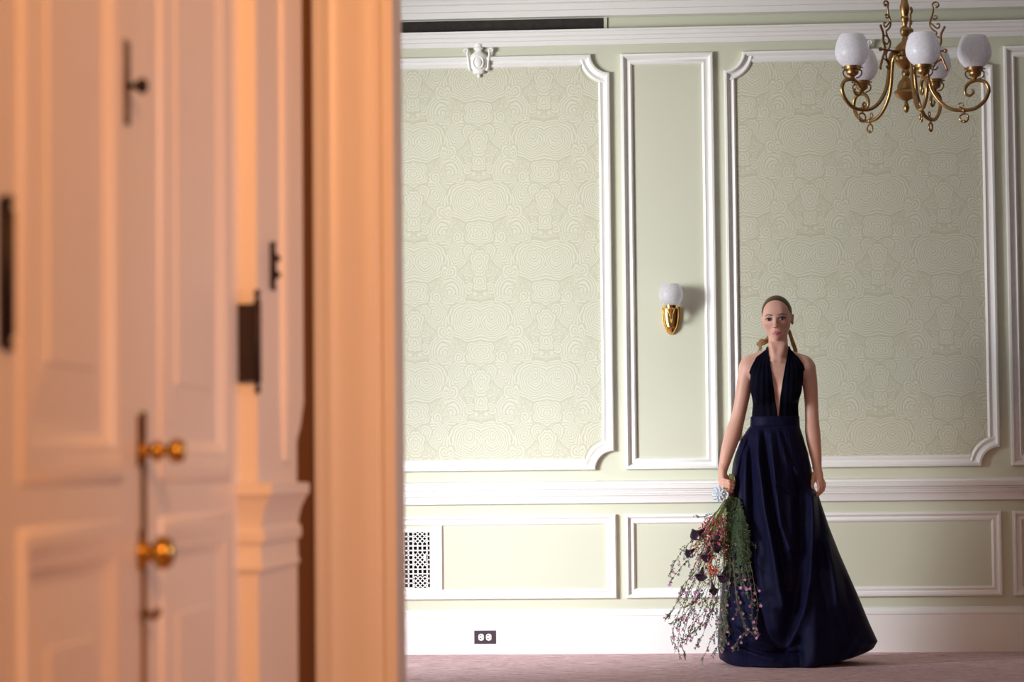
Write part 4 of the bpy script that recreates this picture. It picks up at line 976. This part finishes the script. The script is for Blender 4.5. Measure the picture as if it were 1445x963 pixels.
# dark ferny foliage filling the right side of the head
for i in range(34):
    b=MB(); ex=rb.uniform(1022,1058); ey=rb.uniform(745,825); sx=rb.uniform(1027,1040)
    P=sprig_pts([(sx,703),(sx+(ex-sx)*.45+uj(2),722),(ex-uj(3),(722+ey)/2),(ex,ey)],-.005+uj(.03)); b.tube(P,.0011,5,0)
    for k in range(170):
        j=rb.randrange(1,len(P)-1); t=rb.random(); q=P[j].lerp(P[j+1],t); d=Vector((uj(1),uj(.7),uj(.8)-.55)); leaf(b,q,d,rb.uniform(.009,.021),.0026,0)
    b.build('fern_sprig',[M['leafdark'],M['twig']],bq)
# pale sage sprig sticking out at the left
b=MB(); P=sprig_pts([(1012,722),(1000,727),(990,729),(979,727)],-.02); b.tube(P,.0010,5,1)
for k in range(16): q=P[rb.randrange(3,len(P))]; leaf(b,q,Vector((-.7,uj(.5),uj(1))),.011,.0034,0)
b.build('sage_sprig',[M['leafpale'],M['twig']],bq)
# long trailing waxflower branches
BR=[[(1024,712),(1000,742),(975,765),(955,790),(944,813)],[(1022,720),(990,770),(962,800),(946,822)],[(1018,730),(985,790),(960,840),(944,868)],
[(1014,740),(988,800),(964,850),(950,885),(953,912)],[(1012,760),(985,815),(966,860),(957,900),(958,922)],[(1012,770),(985,830),(972,870),(964,905),(966,926)],
[(1008,780),(992,830),(975,858),(956,876),(945,882)],[(1010,790),(996,840),(980,880),(968,903)],[(1012,790),(1000,845),(990,880),(972,898)],
[(1012,795),(1004,850),(997,885),(985,910)],[(1014,800),(1006,850),(1012,880),(1003,905),(990,930)],[(1016,800),(1018,850),(1022,885),(1014,912)],
[(1018,740),(1022,800),(1024,850),(1023,895),(1019,915)],[(1022,745),(1016,800),(1012,835),(1005,865),(994,880)],
[(1030,720),(1040,760),(1052,800),(1060,840),(1062,880)],[(1032,712),(1048,745),(1058,790),(1064,830),(1069,860),(1066,890)],
[(1028,740),(1034,790),(1040,840),(1050,880),(1060,892),(1066,888)],[(1034,790),(1040,850),(1052,888),(1044,900),(1039,912)],
[(1026,760),(1030,810),(1024,850),(1026,885)],[(1020,770),(1000,820),(985,845),(968,856)],[(1034,730),(1046,780),(1048,815),(1054,838)],
[(1016,765),(996,812),(982,850),(978,884)],[(1008,770),(978,810),(962,830),(956,852)],[(1018,800),(1012,850),(1016,895),(1010,920)]]
for bi,pts in enumerate(BR):
    b=MB(); dd=.006+uj(.03); P=sprig_pts(pts,dd); n=len(P)
    for i_ in range(int(n*.35)): P[i_].y+=.045*(1-i_/(n*.35))
    b.tube(P,[min(.0008+.003*i/n,.0018)-.0011*i/n for i in range(n)],5,1)
    dense=bi<14
    for k in range(13 if dense else 10):
        t=rb.uniform(.25,1); j=min(n-2,int(t*(n-1))); q=P[j]; ax=(P[j+1]-P[j]).normalized()
        d=(ax*rb.uniform(.5,1.2)+Vector((uj(.9),uj(.6),uj(.5)-.2))).normalized(); L=rb.uniform(.02,.06)*(1.15-.5*t)
        tw=[q,q+d*L*.5+Vector((0,0,-.002)),q+d*L+Vector((0,0,-.008))]; b.tube(tw,.0007,4,1)
        for g in range(7): 
            c=tw[0].lerp(tw[2],rb.uniform(.15,1)); leaf(b,c,d+Vector((uj(1),uj(1),uj(1))),rb.uniform(.008,.015),.0024,0)
        r=rb.random()
        if r<.42: blossom(b,tw[2]+Vector((0,-.004,0)),rb.uniform(.0065,.0100),2,4)
        elif r<.72: 
            for g in range(3): b.ball(tw[2]+Vector((uj(.008),uj(.006),uj(.008))),rb.uniform(.0022,.0036),6,3)
    for k in range(46 if dense else 34):
        j=rb.randrange(n//6,n-1); q=P[j].lerp(P[j+1],rb.random()); leaf(b,q,(P[j+1]-P[j]).normalized()+Vector((uj(1),uj(.8),uj(.8))),rb.uniform(.009,.016),.0025,0)
    b.build('waxflower_branch',[M['leafsage'],M['twig'],M['petal'],M['bud'],M['centre']],bq)
# ---- keep every piece of the bouquet clear of the cloth and of the hand that holds it
gx0_,gz0_,st_=float(vs_skirt[:,0].min())-.02,0.,.006
nx_,nz_=int((vs_skirt[:,0].max()-gx0_)/st_)+4,int(vs_skirt[:,2].max()/st_)+4
front_=np.full((nx_,nz_),99.); fv=vs_skirt[vs_skirt[:,1]<YP]
ix=((fv[:,0]-gx0_)/st_).astype(int); iz=(fv[:,2]/st_).astype(int).clip(0,nz_-1); np.minimum.at(front_,(ix,iz),fv[:,1])
for _ in range(3):
    g2=front_.copy()
    for dx in (-1,0,1):
        for dz in (-1,0,1):
            g2=np.minimum(g2,np.roll(np.roll(front_,dx,0),dz,1))
    front_=g2
def clear_of_body(o):
    me=o.data; n=len(me.vertices); v=np.empty(n*3,np.float32); me.vertices.foreach_get('co',v); v=v.reshape(-1,3).astype(float)
    a=((v[:,0]-gx0_)/st_).astype(int); c=(v[:,2]/st_).astype(int); ok=(a>=0)&(a<nx_)&(c>=0)&(c<nz_)
    lim=np.full(n,99.); lim[ok]=front_[a[ok],c[ok]]; v[:,1]=np.minimum(v[:,1],lim-.010)
    for it in range(14):
        i=np.round((v-F.lo)/VOX).astype(int); inside=((i>1)&(i<F.n-2)).all(1); i=i.clip(2,np.array(F.n)-3)
        d=np.where(inside,F.d[i[:,0],i[:,1],i[:,2]],9.); m=d<.0045
        if not m.any(): break
        g=np.stack([F.d[i[:,0]+(k==0),i[:,1]+(k==1),i[:,2]+(k==2)]-F.d[i[:,0]-(k==0),i[:,1]-(k==1),i[:,2]-(k==2)] for k in range(3)],1)
        g/=np.linalg.norm(g,axis=1,keepdims=True)+1e-9
        v[m]+=g[m]*(.0050-d[m])[:,None]
    me.vertices.foreach_set('co',v.astype(np.float32).ravel()); me.update()
for o in bq.children_recursive:
    if o.type=='MESH': clear_of_body(o)
